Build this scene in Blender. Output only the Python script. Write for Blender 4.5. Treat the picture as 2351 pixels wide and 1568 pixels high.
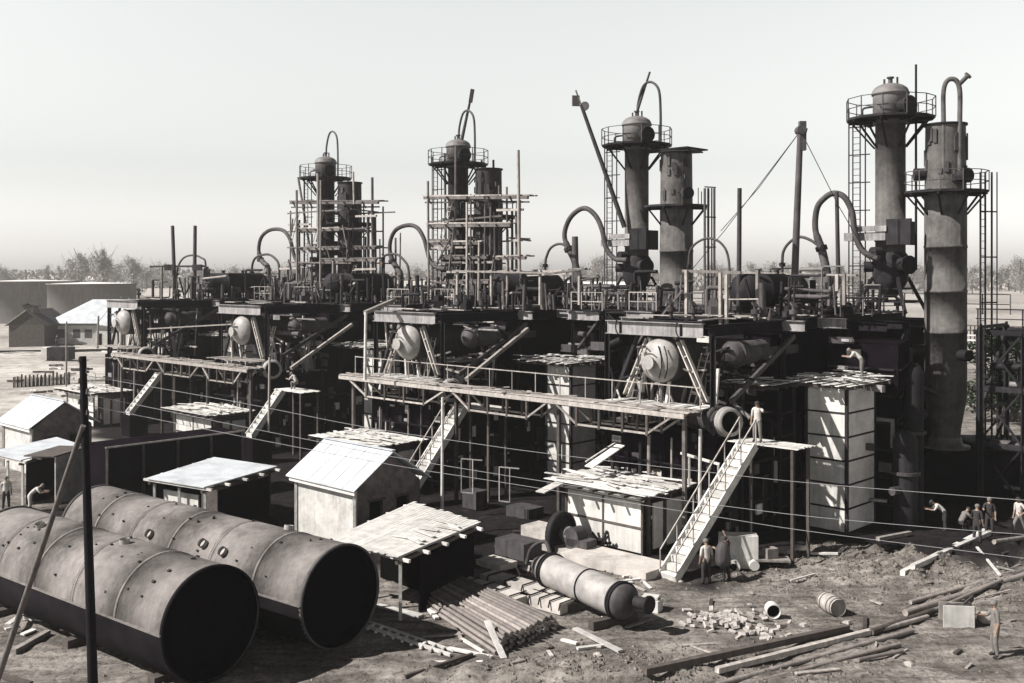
import bpy, bmesh, math, random
from mathutils import Vector, Matrix, noise
random.seed(7)
for o in list(bpy.data.objects): bpy.data.objects.remove(o)
SC = bpy.context.scene
COL = SC.collection
R = math.radians

# ------------------------------------------------------------------ camera, sky, sun, exposure
HC = 12.0            # eye height (m)
FPX = 2400.0         # focal length in reference pixels (2351 wide)
HZ = 625.0           # horizon row
CX = 1175.5
cam_d = bpy.data.cameras.new('camera'); cam = bpy.data.objects.new('camera', cam_d); COL.objects.link(cam)
cam_d.sensor_width = 36.0
cam_d.lens = 36.0 * FPX / 2351.0
cam_d.shift_y = -(784.0 - HZ) / 2351.0
cam_d.clip_end = 9000; cam_d.clip_start = 0.5
cam.location = (0, 0, HC); cam.rotation_euler = (R(90), 0, 0)
SC.camera = cam

SUN_EL = 42.5
sx, sy = -0.96, -0.28                 # the sun stands on this side
nrm = math.hypot(sx, sy); sx /= nrm; sy /= nrm
w = bpy.data.worlds.new('World'); SC.world = w; w.use_nodes = True
nt = w.node_tree; nt.nodes.clear()
out = nt.nodes.new('ShaderNodeOutputWorld'); bg = nt.nodes.new('ShaderNodeBackground')
sky = nt.nodes.new('ShaderNodeTexSky'); sky.sky_type = 'NISHITA'; sky.sun_disc = False
sky.sun_elevation = R(SUN_EL); sky.sun_rotation = math.atan2(sx, sy)
sky.dust_density = 1.5; sky.air_density = 1.0; sky.altitude = 100
hsv = nt.nodes.new('ShaderNodeHueSaturation'); hsv.inputs['Saturation'].default_value = 0.04
tc = nt.nodes.new('ShaderNodeTexCoord'); sep = nt.nodes.new('ShaderNodeSeparateXYZ')
ramp = nt.nodes.new('ShaderNodeValToRGB')
e = ramp.color_ramp.elements
e[0].position = 0.0; e[0].color = (1.30, 1.26, 1.21, 1)
q = e.new(0.035); q.color = (1.0, 0.985, 0.95, 1)
e[1].position = 1.0; e[1].color = (0.07, 0.07, 0.085, 1)
q = e.new(0.10); q.color = (0.87, 0.88, 0.85, 1)
q = e.new(0.26); q.color = (0.97, 0.995, 0.97, 1)
q = e.new(0.40); q.color = (0.11, 0.11, 0.13, 1)
mul = nt.nodes.new('ShaderNodeMixRGB'); mul.blend_type = 'MULTIPLY'; mul.inputs[0].default_value = 1
nt.links.new(tc.outputs['Generated'], sep.inputs[0]); nt.links.new(sep.outputs['Z'], ramp.inputs[0])
nt.links.new(sky.outputs[0], hsv.inputs['Color']); nt.links.new(hsv.outputs[0], mul.inputs[1])
nt.links.new(ramp.outputs[0], mul.inputs[2]); nt.links.new(mul.outputs[0], bg.inputs[0])
nt.links.new(bg.outputs[0], out.inputs[0])
bg.inputs[1].default_value = 0.11
sd = bpy.data.lights.new('sun', 'SUN'); sd.energy = 5.0; sd.angle = R(0.5); sd.color = (1.0, 0.965, 0.93)
so = bpy.data.objects.new('sun', sd); COL.objects.link(so)
so.rotation_euler = Vector((sx*math.cos(R(SUN_EL)), sy*math.cos(R(SUN_EL)), math.sin(R(SUN_EL)))).to_track_quat('Z', 'Y').to_euler()
so.location = (-40, -10, 60)
SC.view_settings.view_transform = 'Standard'; SC.view_settings.look = 'None'
SC.view_settings.exposure = 0.85; SC.view_settings.gamma = 1.0
SC.render.engine = 'CYCLES'
SC.cycles.max_bounces = 6; SC.cycles.volume_bounces = 0
SC.cycles.volume_max_steps = 64

# ------------------------------------------------------------------ where a point of the place stands
def G(px, py, z=0.0):
    Y = FPX*(HC-z)/(py-HZ); return Vector(((px-CX)*Y/FPX, Y, z))
def D(px, py, Y):
    return Vector(((px-CX)*Y/FPX, Y, HC-(py-HZ)*Y/FPX))
E1 = Vector((0.719, -0.695, 0)).normalized(); E2 = Vector((-E1.y, E1.x, 0))
TH = math.atan2(E1.y, E1.x); SP = 17.55
ORG = [Vector((7.3, 48, 0)) - E1*SP*i for i in range(4)]
FR = [Matrix.Translation(o) @ Matrix.Rotation(TH, 4, 'Z') for o in ORG]
def W(px, py, v, i=0):                 # unit coordinates of a sight line at depth row v
    k = (px-CX)/FPX; o = ORG[i]
    u = (k*(o.y+E2.y*v) - o.x - E2.x*v) / (E1.x - k*E1.y)
    Y = o.y + E1.y*u + E2.y*v
    return Vector((u, v, HC-(py-HZ)*Y/FPX))

# ------------------------------------------------------------------ materials (procedural)
MATS = {}
def mat(name, col, rough=0.8, var=0.25, scale=1.5, rnd=0.15, bump=0.0, streak=0.0, spots=0.0, metal=0.0, bscale=None, spec=0.3):
    m = bpy.data.materials.new(name); m.use_nodes = True; t = m.node_tree; b = t.nodes['Principled BSDF']
    b.inputs['Roughness'].default_value = rough; b.inputs['Metallic'].default_value = metal
    b.inputs['Specular IOR Level'].default_value = spec
    c = t.nodes.new('ShaderNodeTexCoord'); n = t.nodes.new('ShaderNodeTexNoise')
    n.inputs['Scale'].default_value = scale; n.inputs['Detail'].default_value = 8; n.inputs['Roughness'].default_value = 0.65
    t.links.new(c.outputs['Object'], n.inputs['Vector'])
    mr = t.nodes.new('ShaderNodeMapRange'); mr.inputs[1].default_value = 0.3; mr.inputs[2].default_value = 0.7
    mr.inputs[3].default_value = 1-var; mr.inputs[4].default_value = 1+var
    t.links.new(n.outputs[0], mr.inputs[0]); last = mr.outputs[0]
    def mulv(a, bb):
        x = t.nodes.new('ShaderNodeMath'); x.operation = 'MULTIPLY'; t.links.new(a, x.inputs[0]); t.links.new(bb, x.inputs[1]); return x.outputs[0]
    if rnd:
        at = t.nodes.new('ShaderNodeAttribute'); at.attribute_name = 'rnd'
        m2 = t.nodes.new('ShaderNodeMapRange'); m2.inputs[3].default_value = 1-rnd; m2.inputs[4].default_value = 1+rnd
        t.links.new(at.outputs['Fac'], m2.inputs[0]); last = mulv(last, m2.outputs[0])
    if streak:
        mp = t.nodes.new('ShaderNodeMapping'); mp.inputs['Scale'].default_value = (3.2, 3.2, 0.22)
        n2 = t.nodes.new('ShaderNodeTexNoise'); n2.inputs['Scale'].default_value = 2.0; n2.inputs['Detail'].default_value = 5
        t.links.new(c.outputs['Object'], mp.inputs[0]); t.links.new(mp.outputs[0], n2.inputs['Vector'])
        m3 = t.nodes.new('ShaderNodeMapRange'); m3.inputs[1].default_value = 0.35; m3.inputs[2].default_value = 0.65
        m3.inputs[3].default_value = 1-streak; m3.inputs[4].default_value = 1+streak*0.6
        t.links.new(n2.outputs[0], m3.inputs[0]); last = mulv(last, m3.outputs[0])
    if spots:
        n3 = t.nodes.new('ShaderNodeTexNoise'); n3.inputs['Scale'].default_value = scale*0.45; n3.inputs['Detail'].default_value = 10
        n3.inputs['Roughness'].default_value = 0.75
        t.links.new(c.outputs['Object'], n3.inputs['Vector'])
        m4 = t.nodes.new('ShaderNodeMapRange'); m4.inputs[1].default_value = 0.36; m4.inputs[2].default_value = 0.52
        m4.inputs[3].default_value = 1-spots; m4.inputs[4].default_value = 1.0
        t.links.new(n3.outputs[0], m4.inputs[0]); last = mulv(last, m4.outputs[0])
    vm = t.nodes.new('ShaderNodeVectorMath'); vm.operation = 'SCALE'; vm.inputs[0].default_value = col
    t.links.new(last, vm.inputs['Scale']); t.links.new(vm.outputs[0], b.inputs['Base Color'])
    if bump:
        bp = t.nodes.new('ShaderNodeBump'); bp.inputs['Strength'].default_value = bump; bp.inputs['Distance'].default_value = 0.05
        nb = t.nodes.new('ShaderNodeTexNoise'); nb.inputs['Scale'].default_value = bscale or scale*3; nb.inputs['Detail'].default_value = 6
        t.links.new(c.outputs['Object'], nb.inputs['Vector'])
        t.links.new(nb.outputs[0], bp.inputs['Height']); t.links.new(bp.outputs[0], b.inputs['Normal'])
    MATS[name] = m; return m
M = {
 'black': mat('tarred_steel', (0.010, 0.008, 0.011), 0.8, 0.5, 0.8, 0.35, spec=.12),
 'steel': mat('dark_steel', (0.018, 0.016, 0.018), 0.7, 0.5, 1.2, 0.5, streak=0.3, spec=.15),
 'mid': mat('weathered_steel', (0.055, 0.050, 0.050), 0.7, 0.4, 1.2, 0.35, streak=0.3, bump=0.3),
 'beam': mat('primed_beam_steel', (0.24, 0.228, 0.225), 0.7, 0.35, 1.5, 0.12, streak=0.3, spots=0.25),
 'column': mat('rusted_column_plate', (0.090, 0.083, 0.078), 0.75, 0.3, 1.6, 0.10, streak=0.16, spots=0.5, bump=0.4),
 'columnd': mat('dark_column_plate', (0.026, 0.023, 0.023), 0.75, 0.5, 1.6, 0.1, streak=0.2, spots=0.5, bump=0.3),
 'dome': mat('grey_dome_steel', (0.145, 0.135, 0.13), 0.6, 0.25, 2.0, 0.1, spots=0.3),
 'drum': mat('pale_drum_steel', (0.30, 0.285, 0.27), 0.5, 0.2, 2.5, 0.08, spots=0.3, bump=0.15),
 'tank': mat('mill_scale_tank', (0.170, 0.155, 0.146), 0.8, 0.35, 1.1, 0.12, spots=0.5, streak=0.12, bump=0.25, bscale=9, spec=.15),
 'belly': mat('tar_stained_belly', (0.012, 0.010, 0.012), 0.9, 0.5, 1.0, 0.1, spots=0.4, spec=.05),  # near-black, for the lower side of the shells and one end ring
 'tankin': mat('tank_inside', (0.004, 0.003, 0.005), 0.95, 0.3, 1, 0, spec=0),  # near-black; the deep shade inside the shells is put into this colour
 'wood': mat('weathered_wood', (0.28, 0.255, 0.235), 0.85, 0.3, 3, 0.35, streak=0.2),
 'board': mat('raw_boards', (0.46, 0.445, 0.42), 0.85, 0.28, 2.5, 0.28, bump=0.3),
 'dwood': mat('dark_timber', (0.06, 0.05, 0.045), 0.9, 0.4, 3, 0.4),
 'post': mat('grey_pole_wood', (0.10, 0.088, 0.083), 0.85, 0.4, 2, 0.3, streak=0.3),
 'panel': mat('white_panel', (0.50, 0.485, 0.455), 0.8, 0.18, 1.2, 0.10, spots=0.22, streak=0.12),
 'shadepanel': mat('grey_panel', (0.66, 0.625, 0.595), 0.8, 0.2, 1.5, 0.10, spots=0.2),  # white panel lightened in colour for its shaded side; also other pale sheets
 'metalroof': mat('galvanised_roof', (0.47, 0.49, 0.51), 0.65, 0.12, 0.9, 0.03, spots=0.25, streak=.08),
 'plaster': mat('whitewashed_wall', (0.47, 0.455, 0.43), 0.9, 0.18, 1.6, 0.05, spots=0.35, streak=.1, bump=0.2),
 'brick': mat('brick_wall', (0.12, 0.10, 0.097), 0.9, 0.5, 2.2, 0.1, spots=0.4, bump=0.5),
 'dark': mat('dark_opening', (0.004, 0.004, 0.004), 0.95, 0.2, 1, 0, spec=0),
 'furn': mat('soot_black_brick', (0.007, 0.005, 0.007), 0.97, 0.5, 0.7, 0.2, spots=0.4, spec=0),  # near-black brick; also on the added sheets that darken under the decks
 'conc': mat('concrete', (0.40, 0.37, 0.34), 0.9, 0.25, 1.5, 0.15, spots=0.25, bump=0.4),
 'pipe': mat('rusty_pipe', (0.22, 0.195, 0.18), 0.6, 0.35, 2.5, 0.4, streak=0.1),
 'far': mat('far_tank_grey', (0.14, 0.13, 0.125), 0.85, 0.15, 0.15, 0.1, streak=0.2),
 'leaf': mat('pale_bare_crown', (0.25, 0.23, 0.215), 0.9, 0.3, 0.5, 0.4),  # crown colour lightened so that the haze fade is painted in
 'green': mat('green_leaves', (0.010, 0.026, 0.006), 0.7, 0.4, 1.5, 0.6),
 'skin': mat('skin', (0.24, 0.17, 0.13), 0.6, 0.1, 5, 0),
 'shirt': mat('pale_cloth', (0.42, 0.40, 0.37), 0.9, 0.2, 6, 0.0),
 'jacket': mat('grey_cloth', (0.14, 0.13, 0.12), 0.9, 0.2, 6, 0.0),
 'trouser': mat('dark_cloth', (0.03, 0.027, 0.028), 0.9, 0.3, 6, 0.0),
 'wire': mat('bright_wire', (0.50, 0.50, 0.50), 0.5, 0.1, 1, 0),
 'redbrick': mat('loose_brick', (0.33, 0.305, 0.285), 0.9, 0.3, 8, 0.4, bump=0.3),
 'clod': mat('broken_soil', (0.13, 0.115, 0.10), 0.95, 0.4, 4, 0.3, bump=0.6),
}

# ------------------------------------------------------------------ mesh builder
class MB:
    def __init__(s): s.v = []; s.f = []; s.r = []; s.sm = []; s.g = []; s.gid = 0; s.depth = 0
    def add(s, vs, fs, smooth=False, r=None):
        b = len(s.v); s.v += [Vector(p) for p in vs]; r = random.random() if r is None else r
        for f in fs: s.f.append([b+i for i in f]); s.r.append(r); s.sm.append(smooth); s.g.append(s.gid)
        return s
    def box(s, c, d, rot=0, M3=None, r=None):
        c = Vector(c); hx, hy, hz = d[0]/2, d[1]/2, d[2]/2
        m = M3 or Matrix.Rotation(rot, 3, 'Z')
        vs = [c + m @ Vector((x*hx, y*hy, z*hz)) for x in (-1, 1) for y in (-1, 1) for z in (-1, 1)]
        return s.add(vs, [(0,1,3,2),(4,6,7,5),(0,4,5,1),(2,3,7,6),(0,2,6,4),(1,5,7,3)], r=r)
    def ab(s, a, b, r=None):           # axis-aligned box from corner to corner
        a = Vector(a); b = Vector(b); return s.box((a+b)/2, [abs(x) for x in (b-a)], r=r)
    def bar(s, p, q, w, h=None, up=(0, 0, 1), r=None):
        p = Vector(p); q = Vector(q); h = h or w; x = (q-p); L = x.length
        if L < 1e-5: return s
        x /= L; u = Vector(up)
        if abs(x.dot(u)) > .98: u = Vector((1, 0, 0)) if abs(x.x) < .9 else Vector((0, 1, 0))
        y = u.cross(x).normalized(); z = x.cross(y)
        m = Matrix((x, y, z)).transposed(); return s.box((p+q)/2, (L, w, h), M3=m, r=r)
    def ibeam(s, p, q, h, w, t=0.03):
        p = Vector(p); q = Vector(q); z = Vector((0, 0, 1))
        s.bar(p, q, t, h-2*t, r=.5); s.bar(p+z*(h-t)/2, q+z*(h-t)/2, w, t, r=.35); s.bar(p-z*(h-t)/2, q-z*(h-t)/2, w, t, r=.5)
        return s
    def cyl(s, p, q, r0, r1=None, n=10, caps=True, smooth=True, r=None):
        p = Vector(p); q = Vector(q); r1 = r0 if r1 is None else r1; x = (q-p).normalized()
        u = Vector((0, 0, 1)) if abs(x.z) < .9 else Vector((1, 0, 0)); y = u.cross(x).normalized(); z = x.cross(y)
        r = random.random() if r is None else r
        ring = lambda c, rr: [c + y*math.cos(2*math.pi*i/n)*rr + z*math.sin(2*math.pi*i/n)*rr for i in range(n)]
        A = ring(p, r0); B = ring(q, r1)
        s.add(A+B, [(i, (i+1) % n, n+(i+1) % n, n+i) for i in range(n)], smooth, r)
        if caps: s.add(A, [list(range(n))[::-1]], False, r); s.add(B, [list(range(n))], False, r)
        return s
    def tube(s, pts, rad, n=8, r=None, smooth=True):
        pts = [Vector(p) for p in pts]; r = random.random() if r is None else r
        vs = []; prev = None
        for i, p in enumerate(pts):
            t = (pts[min(i+1, len(pts)-1)] - pts[max(i-1, 0)]).normalized()
            if prev is None:
                u = Vector((0, 0, 1)) if abs(t.z) < .9 else Vector((1, 0, 0)); y = u.cross(t).normalized()
            else: y = (prev - t*prev.dot(t)).normalized()
            prev = y; z = t.cross(y); rr = rad[i] if isinstance(rad, (list, tuple)) else rad
            vs += [p + y*math.cos(2*math.pi*k/n)*rr + z*math.sin(2*math.pi*k/n)*rr for k in range(n)]
        fs = [(i*n+k, i*n+(k+1) % n, (i+1)*n+(k+1) % n, (i+1)*n+k) for i in range(len(pts)-1) for k in range(n)]
        s.add(vs, fs, smooth, r); s.add(vs[:n], [list(range(n))[::-1]], r=r); s.add(vs[-n:], [list(range(n))], r=r); return s
    def lathe(s, p, axis, prof, n=20, smooth=True, r=None):    # prof: (distance along axis, radius)
        p = Vector(p); x = Vector(axis).normalized(); u = Vector((0, 0, 1)) if abs(x.z) < .9 else Vector((1, 0, 0))
        y = u.cross(x).normalized(); z = x.cross(y); vs = []
        for d, rr in prof: vs += [p+x*d + y*math.cos(2*math.pi*k/n)*rr + z*math.sin(2*math.pi*k/n)*rr for k in range(n)]
        fs = [(i*n+k, i*n+(k+1) % n, (i+1)*n+(k+1) % n, (i+1)*n+k) for i in range(len(prof)-1) for k in range(n)]
        return s.add(vs, fs, smooth, r)
    def prism(s, poly, z0, z1, r=None):
        n = len(poly); vs = [(p[0], p[1], z0) for p in poly] + [(p[0], p[1], z1) for p in poly]
        return s.add(vs, [list(range(n))[::-1], [n+i for i in range(n)]] + [(i, (i+1) % n, n+(i+1) % n, n+i) for i in range(n)], r=r)
    def slab(s, a, b, c, d, t, r=None):   # four corner points, thickness downwards
        vs = [Vector(p) for p in (a, b, c, d)]; lo = [p - Vector((0, 0, t)) for p in vs]
        return s.add(vs+lo, [(0,1,2,3), (7,6,5,4), (0,4,5,1), (1,5,6,2), (2,6,7,3), (3,7,4,0)], r=r)
    def mesh(s, name, off=Vector((0, 0, 0))):
        me = bpy.data.meshes.new(name); me.from_pydata([tuple(p-off) for p in s.v], [], s.f)
        me.polygons.foreach_set('use_smooth', s.sm)
        at = me.attributes.new('rnd', 'FLOAT', 'FACE'); at.data.foreach_set('value', s.r)
        bm = bmesh.new(); bm.from_mesh(me); bmesh.ops.recalc_face_normals(bm, faces=bm.faces); bm.to_mesh(me); bm.free()
        me.update(); return me
def _counted(fn):
    def run(s, *a, **k):
        if s.depth == 0: s.gid += 1
        s.depth += 1; out = fn(s, *a, **k); s.depth -= 1
        return out
    return run
for _n in ('box', 'ab', 'bar', 'ibeam', 'cyl', 'tube', 'lathe', 'prism', 'slab'): setattr(MB, _n, _counted(getattr(MB, _n)))
SPLIT = set('landing_post bracing trestle_post stiffener post web_post leg_tie bracket rung girder buckstay patch_plate loose_board putlog rafter insulator insulation_scrap wire_loop nozzle top_nozzle small_pipe box_platform box_platform_side shade_wall side_nozzle manhole frame_post beam sleeper wheel shelf gear scrap gauge_pipe hanging_valve arms seam_strip casing_band rod lid wall_post'.split())
def pieces(mb):
    out = {}
    for f, r, sm, g in zip(mb.f, mb.r, mb.sm, mb.g):
        n = out.get(g)
        if n is None: n = out[g] = (MB(), {})
        m, mp = n
        for i in f:
            if i not in mp: mp[i] = len(m.v); m.v.append(mb.v[i])
        m.f.append([mp[i] for i in f]); m.r.append(r); m.sm.append(sm); m.g.append(0)
    return [x[0] for x in out.values()]
def link(name, me, m, parent=None):
    o = bpy.data.objects.new(name, me); COL.objects.link(o)
    if m is not None: me.materials.append(m)
    if parent is not None: o.parent = parent
    return o
def props(o, label, cat, group=None, kind=None):
    if label: o['label'] = label
    if cat: o['category'] = cat
    if group: o['group'] = group
    if kind: o['kind'] = kind
    return o
def _merge_close(ps):                   # pieces of one name that touch stay one part
    bb = []
    for m in ps:
        lo = Vector([min(p[k] for p in m.v) for k in range(3)]); hi = Vector([max(p[k] for p in m.v) for k in range(3)]); bb.append([lo, hi])
    if len(ps) > 60: return ps
    done = []
    for m, (lo, hi) in zip(ps, bb):
        hit = None
        for d in done:
            if d[3] < 5 and max(hi-lo) < .8 and max(d[2]-d[1]) < 1.2 and all(lo[k] <= d[2][k]+.03 and hi[k] >= d[1][k]-.03 for k in range(3)): hit = d; break
        if hit:
            x = hit[0]; b = len(x.v); x.v += m.v; x.f += [[b+i for i in f] for f in m.f]; x.r += m.r; x.sm += m.sm; x.g += [0]*len(m.f)
            hit[1] = Vector([min(lo[k], hit[1][k]) for k in range(3)]); hit[2] = Vector([max(hi[k], hit[2][k]) for k in range(3)]); hit[3] += 1
        else: done.append([m, lo, hi, 1])
    for d in done: d[0].g = [0]*len(d[0].f)
    return [d[0] for d in done]
class Thing:
    def __init__(s, name, label, cat, base=(0, 0, 0), unit=None, group=None):
        s.base = Vector(base); s.o = bpy.data.objects.new(name, None); COL.objects.link(s.o); s.o.empty_display_size = .3
        s.o.matrix_world = (FR[unit] if unit is not None else Matrix.Identity(4)) @ Matrix.Translation(s.base)
        props(s.o, label, cat, group)
    def part(s, name, mb, m, parent=None, label=None):
        if not mb.f: return None
        if name in SPLIT and len(set(mb.g)) > 1:
            return [s.part(name, q, m, parent, label) for q in _merge_close(pieces(mb))][0]
        o = link(name, mb.mesh(name, s.base), m, parent or s.o)
        if label: o['label'] = label
        return o
def single(name, mb, m, label, cat, base=(0, 0, 0), unit=None, group=None, kind=None):
    base = Vector(base); o = link(name, mb.mesh(name, base), m)
    o.matrix_world = (FR[unit] if unit is not None else Matrix.Identity(4)) @ Matrix.Translation(base)
    return props(o, label, cat, group, kind)
def dup(o, loc, rz=None, label=None, scale=None):
    c = o.copy(); COL.objects.link(c); c.location = loc
    if rz is not None: c.rotation_euler.z = rz
    if scale: c.scale = scale if hasattr(scale, '__len__') else (scale,)*3
    if label: c['label'] = label
    for ch in o.children:
        d = ch.copy(); COL.objects.link(d); d.parent = c
        for g in ch.children:
            k = g.copy(); COL.objects.link(k); k.parent = d
    return c
def smoothpath(pts, k=6):              # Catmull-Rom
    pts = [Vector(p) for p in pts]; P = [pts[0]*2-pts[1]] + pts + [pts[-1]*2-pts[-2]]; o = []
    for i in range(1, len(P)-2):
        for j in range(k):
            t = j/k; a, b, c, d = P[i-1], P[i], P[i+1], P[i+2]
            o.append(0.5*((2*b) + (c-a)*t + (2*a-5*b+4*c-d)*t*t + (3*b-a-3*c+d)*t**3))
    return o + [pts[-1]]
U = random.uniform
def planks(mb, o, ex, ey, wx, wy, n, z_jit=0.03, over=0.25, t=0.03, gap=0.02, skew=0.03):
    # n loose boards running along ey, laid side by side along ex
    o = Vector(o); ex = Vector(ex).normalized(); ey = Vector(ey).normalized(); s = wx/n
    for i in range(n):
        if random.random() < 0.03: continue
        a = (i+.5)*s; p = o + ex*(a+U(-.3, .3)*s*skew*5) + ey*(-U(0, over)); q = o + ex*(a+U(-1, 1)*s*skew*5) + ey*(wy+U(0, over))
        z = Vector((0, 0, U(0, z_jit)+ (i % 3)*0.004)); mb.bar(p+z, q+z+Vector((0, 0, U(-.3, .3)*z_jit)), s-gap, t)
    return mb
ORD = ['nearest', 'second nearest', 'second farthest', 'farthest']
SIDE = ['at right', 'right of centre', 'left of centre', 'at far left']
# ================================================================== THE SETTING: ground
def gh(x, y):
    n = noise.noise
    h = 0.10*n((x*.25, y*.25, 0)) + 0.05*n((x*.9, y*.9, 3))
    # churned soil bands in the right foreground
    for cx, cy, rx, ry, a in ((16.5, 43.5, 6.5, 2.2, .38), (13, 41, 6, 1.6, .25), (19.5, 38.5, 4, 2.2, .32), (3.5, 31.0, 5.5, 1.3, .42), (6.5, 30.2, 2.5, 1.0, -.35),
                              (-12.0, 28.3, 3.6, 2.0, .55), (-1.5, 31.2, 3.5, .9, .22), (22, 44, 5, 3, .35), (11, 34, 7, 2, .10)):
        d = ((x-cx)/rx)**2 + ((y-cy)/ry)**2
        if d < 4: h += a*math.exp(-d*1.3)*(0.75+0.9*n((x*1.3, y*1.3, 7)) + .35*n((x*3.1, y*3.1, 9)))
    if y > 70 and x < -20:
        h += 0.5*max(0, n((x*.09, y*.09, 5)))
    if 20 < y < 60: h += 0.06*n((x*2.7, y*2.7, 1)) + 0.02*n((x*6, y*6, 2))
    return h if y < 400 else 0
def yard_shade(x, y):
    # shade of the units painted dark into the yard between the furnaces
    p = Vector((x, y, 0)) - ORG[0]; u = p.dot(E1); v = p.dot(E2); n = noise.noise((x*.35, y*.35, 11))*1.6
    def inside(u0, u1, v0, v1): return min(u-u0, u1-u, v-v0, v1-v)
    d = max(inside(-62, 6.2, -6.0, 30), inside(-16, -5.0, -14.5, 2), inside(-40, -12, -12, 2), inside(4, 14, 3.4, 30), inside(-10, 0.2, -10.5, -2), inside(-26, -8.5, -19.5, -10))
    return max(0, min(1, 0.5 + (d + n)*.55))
def span(a, b, s): 
    n = int(round((b-a)/s)); return [a+(b-a)*i/n for i in range(n)]
ys = span(18, 27, .5)+span(27, 48, .2)+span(48, 90, .7)+span(90, 200, 3)+span(200, 500, 30)+span(500, 6000, 550)+[6000]
xs = span(-6000, -500, 550)+span(-500, -120, 38)+span(-120, -32, 1.6)+span(-32, -14, .5)+span(-14, 24, .2)+span(24, 40, .8)+span(40, 120, 5)+span(120, 500, 38)+span(500, 6000, 550)+[6000]
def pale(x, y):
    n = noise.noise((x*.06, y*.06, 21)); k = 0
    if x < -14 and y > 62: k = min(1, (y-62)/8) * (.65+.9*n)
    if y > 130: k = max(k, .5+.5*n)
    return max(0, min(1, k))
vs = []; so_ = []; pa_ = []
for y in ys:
    for x in xs: vs.append((x, y, gh(x, y))); so_.append(yard_shade(x, y)); pa_.append(pale(x, y))
nx = len(xs)
fs = [(j*nx+i, j*nx+i+1, (j+1)*nx+i+1, (j+1)*nx+i) for j in range(len(ys)-1) for i in range(nx-1)]
me = bpy.data.meshes.new('ground'); me.from_pydata(vs, [], fs)
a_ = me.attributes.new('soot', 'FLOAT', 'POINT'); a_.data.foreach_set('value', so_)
b_ = me.attributes.new('pale', 'FLOAT', 'POINT'); b_.data.foreach_set('value', pa_)
me.polygons.foreach_set('use_smooth', [True]*len(fs))
gm = bpy.data.materials.new('bare_soil'); gm.use_nodes = True; t = gm.node_tree; b = t.nodes['Principled BSDF']; b.inputs['Roughness'].default_value = .95; b.inputs['Specular IOR Level'].default_value = .1
def nz(sc, det=8, ro=.6):
    n = t.nodes.new('ShaderNodeTexNoise'); n.inputs['Scale'].default_value = sc; n.inputs['Detail'].default_value = det; n.inputs['Roughness'].default_value = ro
    t.links.new(tcg.outputs['Object'], n.inputs['Vector']); return n.outputs[0]
tcg = t.nodes.new('ShaderNodeTexCoord')
def rampn(fac, stops):
    r = t.nodes.new('ShaderNodeValToRGB'); el = r.color_ramp.elements
    el[0].position, el[0].color = stops[0]; el[1].position, el[1].color = stops[-1]
    for p, c in stops[1:-1]: k = el.new(p); k.color = c
    t.links.new(fac, r.inputs[0]); return r.outputs[0]
def mixc(kind, f, a, bb):
    m = t.nodes.new('ShaderNodeMixRGB'); m.blend_type = kind
    if isinstance(f, float): m.inputs[0].default_value = f
    else: t.links.new(f, m.inputs[0])
    for k, x in ((1, a), (2, bb)):
        if isinstance(x, tuple): m.inputs[k].default_value = x
        else: t.links.new(x, m.inputs[k])
    return m.outputs[0]
c1 = rampn(nz(.45, 10, .7), [(.28, (.06, .054, .049, 1)), (.46, (.15, .137, .124, 1)), (.61, (.27, .248, .227, 1)), (.8, (.37, .343, .317, 1))])
c2 = rampn(nz(5.0, 9, .75), [(.36, (.22, .21, .20, 1)), (.50, (1, 1, 1, 1)), (.7, (1.3, 1.27, 1.25, 1))])
c3 = mixc('MULTIPLY', .85, c1, c2)
mpg = t.nodes.new('ShaderNodeMapping'); mpg.inputs['Rotation'].default_value = (0, 0, R(-28)); mpg.inputs['Scale'].default_value = (.35, 3.2, 1); t.links.new(tcg.outputs['Object'], mpg.inputs[0])
nr = t.nodes.new('ShaderNodeTexNoise'); nr.inputs['Scale'].default_value = .8; nr.inputs['Detail'].default_value = 7; t.links.new(mpg.outputs[0], nr.inputs['Vector'])
c3 = mixc('MULTIPLY', .6, c3, rampn(nr.outputs[0], [(.38, (.45, .43, .41, 1)), (.5, (1, 1, 1, 1)), (.65, (1.35, 1.32, 1.28, 1))]))
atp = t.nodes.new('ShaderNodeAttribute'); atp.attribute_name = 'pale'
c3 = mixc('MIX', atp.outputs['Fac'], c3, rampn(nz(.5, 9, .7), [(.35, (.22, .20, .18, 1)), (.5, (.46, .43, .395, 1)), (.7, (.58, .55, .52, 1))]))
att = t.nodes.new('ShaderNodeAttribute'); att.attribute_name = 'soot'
c4 = mixc('MIX', att.outputs['Fac'], c3, rampn(nz(1.2, 8, .7), [(.35, (.006, .005, .006, 1)), (.6, (.016, .013, .013, 1)), (.8, (.07, .06, .055, 1))]))  # near-black mix that paints the units' shade onto the soil
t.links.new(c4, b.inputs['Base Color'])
bp = t.nodes.new('ShaderNodeBump'); bp.inputs['Strength'].default_value = .9; bp.inputs['Distance'].default_value = .12
t.links.new(nz(3.5, 12, .75), bp.inputs['Height']); t.links.new(bp.outputs[0], b.inputs['Normal'])
go = link('ground', me, gm); go['kind'] = 'structure'

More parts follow.
